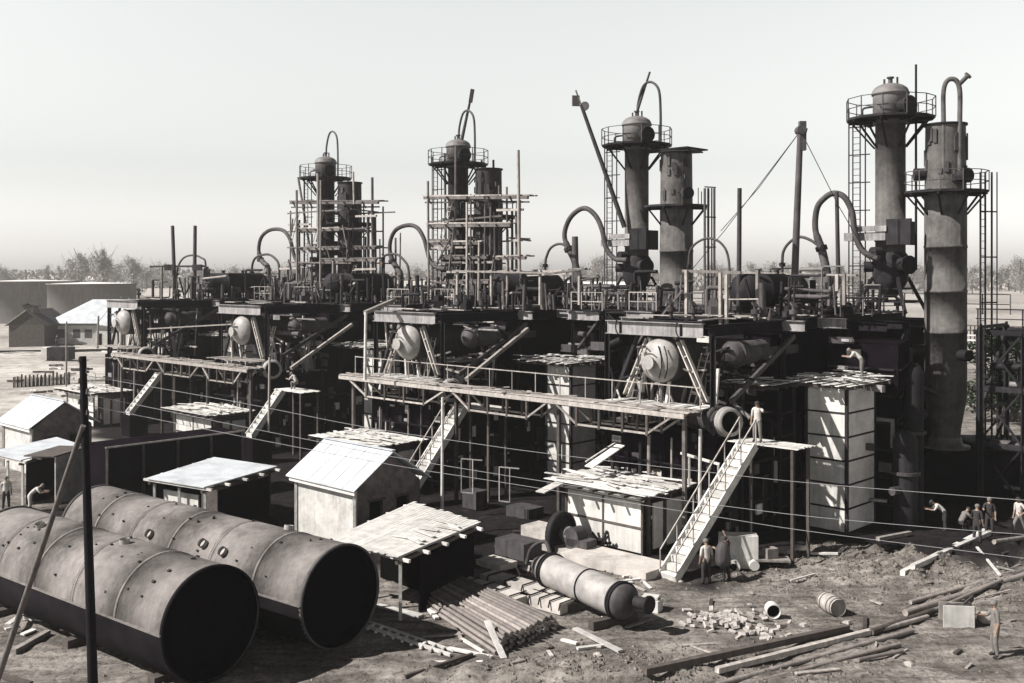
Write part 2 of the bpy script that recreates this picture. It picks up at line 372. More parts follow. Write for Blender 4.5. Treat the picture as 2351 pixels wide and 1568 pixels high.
# ================================================================== REFINERY UNITS
# unit coordinates: u runs along the row towards the near right, v runs back to the right, z up
def steel_deck(i):
    T = Thing('steel_platform', [
        'riveted steel deck over the large pale drum head with the leaning ladder',
        'dark steel deck behind the long truss catwalk, right of centre',
        'dark steel deck carrying the farther scaffolded tower, second from the left end of the row',
        'dark steel deck at the left end of the row under the small arch pipe'][i], 'platform', (0, 2, 0), i, 'steel decks of the refinery row')
    rnd = random.Random(40+i)
    T.part('back_screen', MB().ab((-3.0, 19.55, 0), (4.2, 19.75, 9.4)), M['furn'])  # added near-black sheet standing for the shade below the deck
    # main front beam and the stepped beam ends along the right edge
    bL = (-3.0, 2.35)
    T.part('front_beam', MB().ibeam((bL[0], -.9, 9.43), (bL[1], -.9, 9.43), .62, .34), M['beam'])
    if i == 0:
        k = MB()
        for u in (-2.2, 1.2): k.box((u, -.9, 9.43), (.06, .2, .56)); k.tube(smoothpath([(u-.1, -1.1, 9.8), (u-.12, -1.14, 9.4), (u, -1.12, 9.1)]), .03)
        T.part('stiffener', k, M['steel'])
    for a, bb, v in ((1.7, 3.75, 5.5), (2.4, 4.1, 9.0), (-5.4, -3.4, 3.2)):
        T.part('cross_beam', MB().ibeam((a, v, 9.45), (bb, v, 9.45), .5, .3), M['beam'])
    m = MB()
    for u in (-3.15, 0.1, 2.55): m.ibeam((u, -.7, 9.44), (u, 19.5, 9.44), .5, .3)
    for v in (2.2, 12.5, 15.2, 18.0): m.ibeam((-3.2, v, 9.16), (4.6 if v > 10 else 2.6, v, 9.16), .42, .26)
    T.part('girder', m, M['black'])
    m = MB()
    for (u, v) in ((2.62, -.55), (-3.3, -.55), (2.62, 5.5), (-3.3, 5.5), (2.62, 12), (-3.3, 12), (4.4, 15.5), (4.4, 19.2), (-3.3, 19.2), (8.2, 15.5), (8.2, 19.2)):
        m = MB(); m.ibeam((u, v, 0), (u, v, 9.2), .36, .34); T.part('post', m, M['steel'])
    m = MB()                                 # deck plates with open joints
    for q in range(9): m.box((rnd.uniform(-1.5, .5), rnd.uniform(-.4, 4.6), 9.75), (rnd.uniform(1.2, 3), .22, .05), rot=rnd.uniform(-.1, .1), r=rnd.random())
    v = 5.0
    while v < 19.4:
        wv = rnd.uniform(.5, 1.1)
        if rnd.random() < .8: m.box((rnd.uniform(-.5, .2), v+wv/2, 9.74), (rnd.uniform(5.0, 6.0), wv-.06, .05), r=rnd.random())
        v += wv
    T.part('deck_plating', m, M['steel'])
    m = MB()                                 # loose bright boards and odd pieces on the deck
    for k in range(26):
        u, v = rnd.uniform(-3, 2.6), rnd.uniform(-.5, 18); L = rnd.uniform(.6, 2.6); a = rnd.choice((0, 0, math.pi/2))+rnd.uniform(-.2, .2)
        m.box((u, v, 9.82+rnd.uniform(0, .12)), (L, .2, .05), rot=a)
    T.part('loose_board', m, M['wood'])
    # railings
    for nm, pts in (('railing', [(-3.3, 8, 9.7), (-3.3, 19.4, 9.7)]), ('railing', [(-3.3, 19.5, 9.7), (8.3, 19.5, 9.7)]), ('railing', [(2.8, 11, 9.7), (4.8, 14, 9.7)])):
        a, c = Vector(pts[0]), Vector(pts[1]); n = max(2, int((c-a).length/1.3)); m = MB()
        for k in range(n+1): p = a.lerp(c, k/n); m.bar(p, p+Vector((0, 0, 1.1)), .05)
        for z in (.55, 1.1): m.bar(a+Vector((0, 0, z)), c+Vector((0, 0, z)), .045)
        T.part(nm, m, M['mid'])
    # bracing
    m = MB()
    for (p, q) in (((-3.3, -.5, 5.2), (-1.5, -.5, 9.1)), ((-3.3, 5.5, 4), (2.6, 5.5, 9)), ((2.6, 12, 1), (4.4, 15.5, 9)),
                   ((8.2, 15.5, 0), (8.2, 19.2, 5)), ((8.2, 15.5, 5), (8.2, 19.2, 9.2)), ((8.2, 15.5, 9.2), (8.2, 19.2, 9.2)), ((8.2, 15.5, 5), (8.2, 19.2, 5))):
        m.bar(p, q, .16)
    T.part('bracing', m, M['steel'])
    T.part('sloping_brace', MB().bar((3.0, .3, 6.3), (3.05, 5.75, 8.95), .16, .22), M['mid'])
    for s, r in ((1, .9), (-1, .75)):         # ladder-like channel struts either side of the drum
        if s < 0 and i > 1: continue
        m = MB(); a = Vector((s*.75, -.55, 8.85)); c = Vector((s*(2.3 if s > 0 else 1.9), -.75, 6.2)); d = Vector((.22*s, 0, .10))
        m.bar(a, c, .06, .2, up=(0, 1, 0)); m.bar(a+d, c+d, .06, .2, up=(0, 1, 0))
        for k in range(1, 4): p = a.lerp(c, k/4); m.bar(p, p+d, .05, .15, up=(0, 1, 0))
        T.part('channel_strut', m, M['conc'])
    # lower working floor at the drum, with litter
    m = MB(); planks(m, (-2.9, -1.7, 6.0), (1, 0, 0), (0, 1, 0), 5.4, 1.6, 16, .05)
    T.part('working_floor', m, M['board'] if i < 2 else M['wood'])
    return T

def drum(i):
    T = Thing('steam_drum', ['big pale riveted drum end with ladder leaning on it, under the nearest front beam',
        'pale round drum end under its beam, third drum from the left',
        'small pale drum end under its beam, second from the left', 'small pale drum end at the left end of the row'][i], 'drum', (0, 0, 8), i, 'horizontal drums of the row')
    r = 1.0
    prof = [(0, .02)] + [(.62*(1-math.cos(a)), r*math.sin(a)) for a in [R(x) for x in (15, 30, 45, 60, 75, 90)]] 
    T.part('head', MB().lathe((0, -1.45, 8), (0, 1, 0), prof, 24, r=.5), M['drum'])
    T.part('shell', MB().lathe((0, -.83, 8), (0, 1, 0), [(0, r), (0, r+.03), (.12, r+.03), (.12, r), (6.2, r), (6.6, .7), (6.8, 0.02)], 24, r=.4), M['mid'])
    mh = MB().cyl((-.1, -1.62, 7.95), (-.1, -1.38, 7.95), .26, n=14).cyl((-.1, -1.66, 7.95), (-.1, -1.60, 7.95), .32, n=14)
    T.part('manhole', mh, M['drum'])
    m = MB()                                   # gauge columns and small bore pipework on the head
    m.tube(smoothpath([(-.45, -1.3, 8.65), (-.62, -1.6, 8.6), (-.62, -1.65, 8.0), (-.55, -1.5, 7.3)]), .035, 6)
    m.tube(smoothpath([(-.62, -1.62, 8.55), (-.2, -1.7, 8.62), (.1, -1.68, 8.45)]), .03, 6)
    for z in (7.2, 7.6, 8.6): m.cyl((-.7, -1.62, z), (-.5, -1.62, z), .07, n=8)
    T.part('gauge_pipe', m, M['mid'])
    if i == 0:
        m = MB()
        for a in range(2): m.tube([( .25+.32*a+.25*math.sin(k*.5), -1.40+.1*abs(k-3)/3-.03, 8.7-k*.24) for k in range(7)], .03, 6)
        T.part('wire_loop', m, M['steel'])
    for v in (.6, 4.5): T.part('saddle', MB().box((0, v, 6.55), (1.5, .3, 1.3)), M['steel'])
    for v in (1.2, 3.4): T.part('nozzle', MB().cyl((0, v, 8.9), (0, v, 9.4), .15).cyl((0, v, 9.3), (0, v, 9.38), .25), M['mid'])
    return T

def furnace(i):
    T = Thing('brick_furnace', ['soot black furnace block behind the nearest stair', 'soot black furnace block in the middle, beside the flight of stairs above the gabled hut',
        'soot black furnace block left of centre behind the board-roofed shed', 'soot black furnace block at the far left of the row'][i], 'furnace', (-2, 4, 0), i, 'furnace blocks')
    rnd = random.Random(70+i)
    T.part('wall', MB().ab((-3.25, -.75, 0), (2.9, 14.2, 4.95)), M['furn'])
    T.part('upper_casing', MB().ab((-3.0, 4.6, 4.97), (2.45, 14.6, 9.05)), M['furn'])
    T.part('rear_casing', MB().prism([(2.95, 9.3), (6.6, 9.3), (5.0, 14.3), (2.95, 14.3)], 0, 8.5), M['furn'])
    m = MB()
    for k in range(6): z = .8+k*1.3; m.bar((6.45, 9.22, z), (3.0, 9.22, z), .09); m.bar((6.68, 9.35, z), (5.1, 14.2, z), .09)
    T.part('casing_band', m, M['steel'])
    m = MB()
    for k in range(14): m.box((rnd.uniform(-2.7, 2.3), 4.56, rnd.uniform(5.3, 8.8)), (rnd.uniform(.2, 1.2), .05, rnd.uniform(.1, .5)))
    T.part('patch_plate', m, M['mid'])
    m = MB()
    for u in (-3.1, -1.7, .2, 2.1): m.ibeam((u, -.9, 0), (u, -.9, 5.2), .2, .2)
    for v in (1, 3.6, 6.2, 8.8, 11.4, 14): m.bar((3.05, v, 0), (3.05, v, 5.2), .2)
    for z in (1.6, 3.4): m.bar((3.12, -.7, z), (3.12, 14.2, z), .12); m.bar((-3.25, -1.05, z), (2.9, -1.05, z), .1)
    T.part('buckstay', m, M['black'])
    for v in (.2, 3.0, 6.8):
        d = T.part('access_door', MB().ab((2.9, v, .7), (2.98, v+.8, 2.5)), M['steel'])
        T.part('door_frame', MB().bar((3.0, v, .6), (3.0, v, 2.6), .06).bar((3.0, v+.8, .6), (3.0, v+.8, 2.6), .06).bar((3.0, v, 2.6), (3.0, v+.8, 2.6), .06), M['mid'], d)
    m = MB()
    for k in range(22):
        z = rnd.uniform(.4, 4.4); v = rnd.uniform(-.2, 9); T.part('patch_plate', MB().box((2.95, v, z), (.1, rnd.uniform(.12, .5), rnd.uniform(.1, .8))), rnd.choice((M['mid'], M['beam'], M['shadepanel'], M['steel'])))
    for k in range(26):
        z = rnd.uniform(.4, 4.7); u = rnd.uniform(-3, 2.7); T.part('patch_plate', MB().box((u, -.8, z), (rnd.uniform(.1, .7), .1, rnd.uniform(.08, .5))), rnd.choice((M['mid'], M['beam'], M['wood'], M['steel'], M['mid'])))
    for k in range(7):
        u = rnd.uniform(-3, 1.5); z = rnd.uniform(2.5, 4.8); T.part('down_pipe', MB().tube([(u, -1.1, z), (u, -1.15, .6), (u+rnd.uniform(.4, 2), -1.15, .5)], rnd.choice((.05, .09)), 7), rnd.choice((M['mid'], M['wood'], M['steel'])))
    m = MB(); planks(m, (-3.2, -1.0, 4.97), (1, 0, 0), (0, 1, 0), 2.4, 3.0, 8, .08)
    T.part('roof_board', m, M['wood'])
    return T

def panel_shaft(i, u0, u1, v0, v1, zt, tag, roof, label):
    dk = tag == 'b'; rp_ = random.Random(i*5+3)
    T = Thing('panelled_shaft', label, 'shaft', ((u0+u1)/2, (v0+v1)/2, 0), i, 'white panelled shafts')
    n = max(3, int(round(zt/1.08))); g = .045
    for k in range(n):
        z0 = zt*k/n + g; z1 = zt*(k+1)/n - g
        if not dk or rp_.random() < .45: T.part('front_panel', MB().ab((u0+.09, v0, z0), (u1-.09-(rp_.uniform(0, .9) if dk else 0), v0+.05, z1)), M['panel'])
        if not dk or rp_.random() < .25: T.part('side_panel', MB().ab((u1-.05, v0+.09, z0), (u1, v1-.09, z1)), M['shadepanel'])
    for (u, v) in ((u0+.04, v0+.03), (u1-.03, v0+.03), (u1-.03, v1-.04)): T.part('corner_post', MB().ab((u-.07, v-.07, 0), (u+.07, v+.07, zt+.05)), M['steel'])
    m = MB()
    for k in range(1, n):
        z = zt*k/n; m.bar((u0, v0+.0, z), (u1, v0+.0, z), .07); m.bar((u1, v0, z), (u1, v1, z), .07)
    T.part('seam_strip', m, M['steel'])
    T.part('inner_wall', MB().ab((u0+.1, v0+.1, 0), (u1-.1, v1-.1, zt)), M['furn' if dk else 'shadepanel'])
    a, bb, c, d = roof; m = MB(); planks(m, (a, c, zt+.22), (1, 0, 0), (0, 1, 0), bb-a, d-c, int((bb-a)/.22), .12, .4)
    for k in range(22): m.box((U(a, bb), U(c, d), zt+.36+U(0, .2)), (U(.6, 2.0), .18, .04), rot=U(-1.2, 1.2))
    T.part('board_roof', m, M['board'])
    m = MB(); v = c+.2
    while v < d: m.bar((a-.1, v, zt+.13), (bb+.1, v, zt+.13), .12); v += .9
    T.part('rafter', m, M['dwood'])
    return T

def shed(i, u0, u1, v0, v1, label):
    T = Thing('board_roofed_shed', label, 'shed', ((u0+u1)/2, (v0+v1)/2, 0), i, 'sheds with loose board roofs')
    h = 2.35; n = 2
    for a in range(n):
        for bb in range(2):
            du = (u1-u0-.16)/n; ua = u0+.08+a*du; T.part('front_panel', MB().ab((ua+.03, v0, .1+bb*1.1), (ua+du-.03, v0+.05, 1.14+bb*1.1)), M['panel'])
    m = MB()
    for u in (u0+.03, (u0+u1)/2, u1-.03): m.bar((u, v0+.01, 0), (u, v0+.01, h+.1), .09)
    m.bar((u0, v0-.02, 1.16), (u1, v0-.02, 1.16), .07)
    T.part('frame_post', m, M['dwood'])
    T.part('eaves_board', MB().ab((u0-.3, v0-.07, h-.05), (u1+.1, v0-.02, h+.13)), M['board'])
    T.part('side_wall', MB().ab((u1-.1, v0+.8, .15), (u1-.03, v1-.2, 2.1)), M['shadepanel'])
    T.part('back_wall', MB().ab((u0, v1-.2, 0), (u1-.1, v1-.1, h)), M['dwood'])
    for v in (v0+.4, (v0+v1)/2, v1): T.part('post', MB().bar((u1, v, 0), (u1, v, h+.15), .13), M['dwood'])
    m = MB(); planks(m, (u0-.5, v0-.75, h+.34), (0, 1, 0), (1, 0, 0), v1-v0+.9, u1-u0+1.1, 20, .06, .28, gap=.015)
    for k in range(34): m.box((U(u0-.1, u1+.2), U(v0-.4, v1-.1), h+.44+U(0, .1)), (U(.5, 2.2), .17, .03), rot=U(-.5, .5))
    T.part('board_roof', m, M['board'])
    m = MB()
    for u in [u0-.3+(u1-u0+.8)*k/6 for k in range(7)]: m.bar((u, v0-.9, h+.24), (u, v1+.2, h+.24), .1)
    T.part('rafter', m, M['dwood'])
    return T

def stair(i, u0, v0, u1, v1, zt, wid, label, rails=True, z0=0):
    T = Thing('staircase', label, 'stairs', (u0, v0, 0), i, 'board flights of stairs')
    if z0: T.part('base_block', MB().ab((u0-.2, v0-.3, 0), (u0+wid+.3, v0+1.1, z0)), M['furn'])
    a = Vector((u0, v0, z0)); c = Vector((u1, v1, zt)); n = int((zt-z0)/.27); d = (c-a).normalized(); hd = Vector((d.x, d.y, 0)).normalized(); side = Vector((hd.y, -hd.x, 0))
    for s in (0, 1):
        p = side*wid*s
        T.part('stringer', MB().bar(a+p+Vector((0, 0, .12)), c+p, .07, .34), M['board'])
    m = MB()
    for k in range(n):
        p = a.lerp(c, (k+.5)/n) + side*wid/2 + Vector((0, 0, .1)); m.box(p, (.34, wid, .05), rot=math.atan2(hd.y, hd.x)); m.box(p-hd*.16-Vector((0, 0, .12)), (.04, wid, .2), rot=math.atan2(hd.y, hd.x))
    T.part('tread', m, M['board'])
    if rails:
        m = MB()
        for s in (0, 1):
            p = side*wid*s
            m.bar(a+p+Vector((0, 0, 1.1)), c+p+Vector((0, 0, 1.1)), .045)
            for k in range(0, 6): q = a.lerp(c, k/5)+p; m.bar(q, q+Vector((0, 0, 1.1)), .04)
        T.part('handrail', m, M['wood'])
    m = MB(); planks(m, (u1-.5, v1, zt), (0, 1, 0), (1, 0, 0), 1.5, 3.1, 9, .02, .15)
    T.part('landing', m, M['board'])
    m = MB()
    for (u, v) in ((u1+2.4, v1+.1), (u1+2.4, v1+1.4), (u1-.3, v1+1.4)): m.bar((u, v, 0), (u, v, zt-.03), .12)
    T.part('landing_post', m, M['dwood'])
    return T

def column_a(i):
    T = Thing('distillation_column', ['tall dome-topped column with ringed top platform, right of the pole crane', 'slender dome-topped column beside the stubby wider one, no scaffolding',
        'dome-topped column wrapped in scaffolding at the centre', 'dome-topped column wrapped in scaffolding, left tower'][i], 'column', (2.9, 16.7, 9.7), i, 'dome-topped columns')
    c = Vector((2.9, 16.7, 0)); r = .80; Z = lambda z: c+Vector((0, 0, z)); up = (0, 0, 1)
    body = M['column'] if i < 2 else M['columnd']
    T.part('shell', MB().lathe(Z(11.6), up, [(0, .5), (.3, r), (2.1, r), (2.1, r+.05), (2.25, r+.05), (2.25, r), (8.6, r), (8.6, r+.06), (8.75, r+.06)], 28, r=.5), body)
    T.part('top_section', MB().lathe(Z(20.2), up, [(0, r-.02), (0, .93), (1.62, .93)], 28, r=.5), M['dome'] if i < 2 else M['column'])
    dm = [(.27, .93), (.27, 1.0), (.39, 1.02), (.41, .98)] + [(.41+.52*math.sin(a), .98*math.cos(a)) for a in [R(x) for x in (12, 28, 45, 60, 75, 88)]]
    T.part('dome', MB().lathe(Z(21.55), up, dm, 28, r=.7), M['dome'])
    m = MB().cyl(Z(22.45), Z(22.8), .12).cyl(Z(22.75), Z(22.83), .2).cyl(Z(22.3)+Vector((-.35, 0, 0)), Z(22.75)+Vector((-.35, 0, 0)), .06).cyl(Z(22.3)+Vector((.35, .1, 0)), Z(22.8)+Vector((.35, .1, 0)), .06)
    T.part('top_nozzle', m, M['mid'])
    m = MB().cyl((c.x+.8, c.y-.3, 21.1), (c.x+1.3, c.y-.5, 21.1), .42, n=16).cyl((c.x+1.25, c.y-.48, 21.1), (c.x+1.37, c.y-.52, 21.1), .52, n=16)
    T.part('side_manhole', m, M['steel'])
    m = MB().tube(smoothpath([(c.x-.75, c.y-.55, 21.2), (c.x-1.2, c.y-.8, 21.1), (c.x-1.25, c.y-.8, 20.7)]), .06); m.tube([(c.x-.2, c.y-1.0, 21.2), (c.x-.2, c.y-1.2, 21.2), (c.x+.4, c.y-1.15, 21.2)], .05)
    T.part('small_pipe', m, M['mid'])
    # top platform
    rp = 2.35; npg = 12; poly = [(c.x+rp*math.cos(2*math.pi*k/npg+.26), c.y+rp*math.sin(2*math.pi*k/npg+.26)) for k in range(npg)]
    pf = T.part('top_platform', MB().prism(poly, 20.42, 20.55), M['steel'])
    m = MB()
    for k in range(npg):
        a, bb = poly[k], poly[(k+1) % npg]
        m.bar((*a, 20.5), (*a, 21.6), .05)
        for z in (21.05, 21.6): m.bar((*a, z), (*bb, z), .04)
    T.part('guard_rail', m, M['mid'], pf)
    m = MB()
    for k in range(8):
        a = 2*math.pi*k/8+.2; ca, sa = math.cos(a), math.sin(a); m.bar((c.x+ca*.85, c.y+sa*.85, 18.9), (c.x+ca*2.1, c.y+sa*2.1, 20.4), .09); m.bar((c.x+ca*.85, c.y+sa*.85, 20.36), (c.x+ca*2.25, c.y+sa*2.25, 20.36), .1)
    T.part('bracket', m, M['steel'])
    # mid box platform
    m = MB().ab((c.x-2.2, c.y-1.1, 13.75), (c.x+.2, c.y-.95, 14.2)).ab((c.x-2.2, c.y-.95, 13.75), (c.x-2.05, c.y+.6, 14.2)).ab((c.x-1.4, c.y-1.2, 14.25), (c.x+.3, c.y-1.1, 14.55))
    T.part('box_platform', m, M['beam'])
    T.part('box_platform_side', MB().ab((c.x+.25, c.y-1.1, 13.5), (c.x+1.6, c.y-.9, 14.9)).ab((c.x+.9, c.y-1.1, 13.5), (c.x+1.05, c.y+1, 14.8)), M['steel'])
    # ladders and cage on the left side
    m = MB(); L = [(-1.7, -.9), (-1.45, -1.0), (-1.1, -.95), (-.95, -.7)]
    for (a, bb) in L: m.bar((c.x+a*1.15, c.y+bb*1.1, 10.2), (c.x+a*1.15, c.y+bb*1.1, 20.4 if a > -1.6 else 21.2), .055)
    z = 10.8
    while z < 20.3: m.bar((c.x-1.95, c.y-1.0, z), (c.x-.8, c.y-.8, z), .06); z += 1.55
    z = 10.4
    while z < 20.3: m.bar((c.x-1.66, c.y-1.1, z), (c.x-1.26, c.y-1.04, z), .03); z += .35
    T.part('ladder', m, M['steel'])
    # lower section: dark conical bottom, reboiler nozzles, legs
    T.part('bottom_section', MB().lathe(Z(10.6), up, [(0, .3), (.5, .7), (1.0, .95), (2.3, .95), (2.5, .8)], 22).cyl(Z(13.1)+Vector((-.2, -.9, 0)), Z(13.1)+Vector((-.4, -1.4, 0)), .3), M['steel'])
    m = MB().cyl((c.x+.7, c.y-.4, 12.4), (c.x+1.35, c.y-.7, 12.4), .42, n=14).cyl((c.x+1.3, c.y-.68, 12.4), (c.x+1.4, c.y-.73, 12.4), .52, n=14).cyl((c.x-.8, c.y-.5, 12.3), (c.x-1.2, c.y-.7, 12.3), .3, n=14)
    T.part('manhole', m, M['steel'])
    for a, bb in ((-1, -1), (1, -1), (-1, 1), (1, 1)):
        m = MB().bar((c.x+a*.7, c.y+bb*.7, 11.7), (c.x+a*1.45, c.y+bb*1.4, 9.78), .16); T.part('leg', m, M['steel'])
    m = MB()
    for z, k in ((11.1, .95), (10.4, 1.22)):
        for a, bb, e, f in ((-1, -1, 1, -1), (1, -1, 1, 1), (1, 1, -1, 1), (-1, 1, -1, -1)): m.bar((c.x+a*k, c.y+bb*k, z), (c.x+e*k, c.y+f*k, z), .1)
    T.part('leg_tie', m, M['steel'])
    return T

def column_b(i):
    T = Thing('reactor_column', ['broad rust-mottled column at right, its tall shaft bare down to the ground plinth', 'broad column with a ragged top plate beside the slender domed one',
        'broad column half hidden in the centre scaffolding', 'broad dark column inside the left scaffolding'][i], 'column', (5.7, 17.3, 3.0), i, 'broad columns')
    c = Vector((5.7, 17.3, 0)); Z = lambda z: c+Vector((0, 0, z)); up = (0, 0, 1); r = 1.08
    body = M['column'] if i < 2 else M['columnd']
    prof = [(0, .75), (.5, .78), (2.2, r)]
    for z in (5.6, 7.8, 10.2): prof += [(z, r), (z, r+.025), (z+.14, r+.025), (z+.14, r)]
    prof += [(13.3, r)]
    T.part('shell', MB().lathe(Z(3.1), up, prof, 32, r=.55), body)
    T.part('upper_shell', MB().lathe(Z(16.4), up, [(0, 1.06), (3.55, 1.02)], 28, r=.5), body)
    m = MB(); rt = random.Random(5+i)
    if i == 1:
        m.box((c.x+.1, c.y, 20.0), (3.1, 2.4, .09)); m.box((c.x+.6, c.y-.2, 19.85), (2.2, 2.0, .08), rot=.3); m.bar((c.x-1.3, c.y-1.1, 19.9), (c.x+1.7, c.y-1.0, 19.86), .16)
    else: m.lathe(Z(19.9), up, [(0, 1.02), (0, 1.12), (.1, 1.12), (.1, .02)], 28)
    T.part('top_plate', m, M['steel'])
    m = MB()
    for k in range(16):
        a = rt.uniform(-2.5, .4); z = rt.uniform(17, 19.5); m.box((c.x+1.08*math.cos(a), c.y+1.08*math.sin(a), z), (.2, .08, rt.uniform(.2, .9)), rot=a+math.pi/2)
    T.part('insulation_scrap', m, M['mid'])
    # platform
    npg = 12; rp = 2.15; poly = [(c.x+rp*math.cos(2*math.pi*k/npg+.26), c.y+rp*math.sin(2*math.pi*k/npg+.26)) for k in range(npg)]
    pf = T.part('platform', MB().prism(poly, 16.25, 16.38), M['steel'])
    m = MB()
    for k in range(npg):
        a, bb = poly[k], poly[(k+1) % npg]
        if i in (1,) and k in (5, 6, 7, 8): continue
        m.bar((*a, 16.3), (*a, 17.4), .045)
        for z in (16.85, 17.4):
            if i != 1: m.bar((*a, z), (*bb, z), .04)
    T.part('guard_rail', m, M['mid'], pf)
    m = MB()
    for k in range(8):
        a = 2*math.pi*k/8+.2; ca, sa = math.cos(a), math.sin(a); m.bar((c.x+ca*r, c.y+sa*r, 15.1), (c.x+ca*2.0, c.y+sa*2.0, 16.2), .09); m.bar((c.x+ca*r, c.y+sa*r, 16.18), (c.x+ca*2.1, c.y+sa*2.1, 16.18), .1)
    T.part('bracket', m, M['steel'])
    m = MB().cyl((c.x+.9, c.y-.5, 17.1), (c.x+1.45, c.y-.75, 17.1), .3, n=14).cyl((c.x+1.4, c.y-.73, 17.1), (c.x+1.5, c.y-.78, 17.1), .4, n=14)
    if i == 0: m.cyl((c.x-.9, c.y-.6, 17.3), (c.x-1.35, c.y-.9, 17.3), .34, n=14)
    T.part('manhole', m, M['steel'])
    if i == 0:   # tall inverted U vent pipe with side arm
        m = MB(); a = Vector((c.x+.25, c.y-.9, 0)); bb = Vector((c.x+.95, c.y-.5, 0))
        m.tube(smoothpath([a+Vector((0, 0, 17.0)), a+Vector((0, 0, 20)), a+Vector((0, 0, 21.6)), a.lerp(bb, .25)+Vector((0, 0, 22.2)), a.lerp(bb, .75)+Vector((0, 0, 22.2)), bb+Vector((0, 0, 21.6)), bb+Vector((0, 0, 20)), bb+Vector((0, 0, 16.8))]), .13)
        m.cyl(bb+Vector((0, 0, 22.0)), bb+Vector((.45, -.1, 22.35)), .12); m.cyl(bb+Vector((.42, -.1, 22.33)), bb+Vector((.5, -.11, 22.4)), .2)
        T.part('vent_pipe', m, M['column'])
    # plinth and bottom fittings
    T.part('skirt', MB().lathe(Z(2.55), up, [(0, 1.25), (.12, 1.25), (.12, .9), (.6, .8)], 24), M['dome'])
    T.part('plinth', MB().ab((c.x-2.4, c.y-1.7, 0), (c.x+3.0, c.y+1.7, 2.55)), M['furn'])
    m = MB().tube(smoothpath([(c.x-.8, c.y-.7, 4.3), (c.x-1.5, c.y-1.4, 4.6), (c.x-1.9, c.y-1.8, 4.2), (c.x-2.0, c.y-1.9, 3.4)]), .28, 12).cyl((c.x-1.2, c.y-1.1, 4.4), (c.x-1.35, c.y-1.25, 4.5), .45, n=14)
    m.tube(smoothpath([(c.x+.2, c.y-1.1, 5.4), (c.x-.6, c.y-1.7, 5.9), (c.x-1.6, c.y-1.9, 6.0)]), .1, 8)
    T.part('bottom_elbow', m, M['mid'])
    m = MB().cyl((c.x-.9, c.y-.6, 7.8), (c.x-1.4, c.y-.9, 7.8), .3, n=14).cyl((c.x+.9, c.y-.4, 7.6), (c.x+1.5, c.y-.7, 7.6), .3, n=14)
    T.part('side_nozzle', m, M['steel'])
    return T
WHERE = ['at right', 'right of centre', 'left of centre', 'at far left']
def gooseneck(i):
    px = [[(1900, 640), (1893, 600), (1886, 570), (1872, 526), (1876, 478), (1894, 454), (1914, 444), (1938, 452), (1956, 486), (1962, 530), (1974, 566), (1994, 586), (2020, 594)],
          [(1331, 653), (1319, 599), (1306, 572), (1297, 549), (1298, 526), (1310, 499), (1331, 481), (1350, 480), (1370, 499), (1383, 530), (1389, 561), (1398, 580), (1414, 595), (1440, 597)],
          [(920, 633), (911, 615), (901, 600), (895, 573), (898, 547), (911, 526), (937, 517), (958, 523), (973, 547), (980, 573), (988, 600), (1004, 615), (1030, 617)],
          [(616, 618), (607, 605), (598, 596), (594, 573), (599, 547), (614, 531), (634, 526), (653, 531), (666, 550), (672, 573), (676, 589), (684, 602), (700, 609)]][i]
    v = 15.2; pts = [W(x, y, v, i) for x, y in px]; b = pts[0].copy(); b.z = 9.7
    T = Thing('gooseneck_pipe', 'thick swan-neck pipe looping to the column ' + ['with the high ringed platform, largest of the four', 'beside the leaning pole crane', 'of the centre scaffolding', 'of the left scaffolding, smallest of the four'][i], 'pipe', b, i, 'swan-neck pipes')
    T.part('bend', MB().tube(smoothpath(pts[2:], 5), [.215]*4+[.17]*100, 12, r=.4), M['mid'])
    T.part('riser', MB().tube(smoothpath([Vector((pts[0].x, v, 9.8)), pts[0], pts[1], pts[2]], 4), .24, 12), M['mid'])
    d = (pts[3]-pts[2]).normalized()
    T.part('flange', MB().cyl(pts[2]-d*.12, pts[2]+d*.12, .34, n=14), M['steel'])
def arch_pipe(i, px, v, r, label, base_z=9.75):
    pts = [W(x, y, v, i) for x, y in px]; b = pts[0].copy(); b.z = base_z
    T = Thing('arch_pipe', label, 'pipe', b, i, 'thin arch pipes')
    T.part('bend', MB().tube(smoothpath([Vector((pts[0].x, v, base_z))]+pts+([Vector((pts[-1].x, v, base_z))] if px[-1][1] > 600 else []), 6), r, 8, r=.4), M['mid'])
    T.part('flange', MB().cyl(pts[0]-Vector((0, 0, .1)), pts[0]+Vector((0, 0, .12)), r*2.1, n=10), M['steel'])
def top_arch(i):
    c = Vector((2.9, 16.7, 0))
    T = Thing('vapour_pipe', 'thin hoop pipe rising from the dome of the ' + ['', 'undraped pair of columns right of centre', 'centre scaffolded column', 'left scaffolded column'][i], 'pipe', c+Vector((0, 0, 22.3)), i, 'hoop pipes over the domes')
    T.part('bend', MB().tube(smoothpath([c+Vector(p) for p in ((.1, 0, 22.35), (.1, .02, 23.3), (.55, -.02, 24.4), (1.25, -.1, 24.6), (1.95, -.2, 24.0), (2.1, -.2, 22.6), (2.1, -.2, 20.56))], 7), .085, 8), M['mid'])
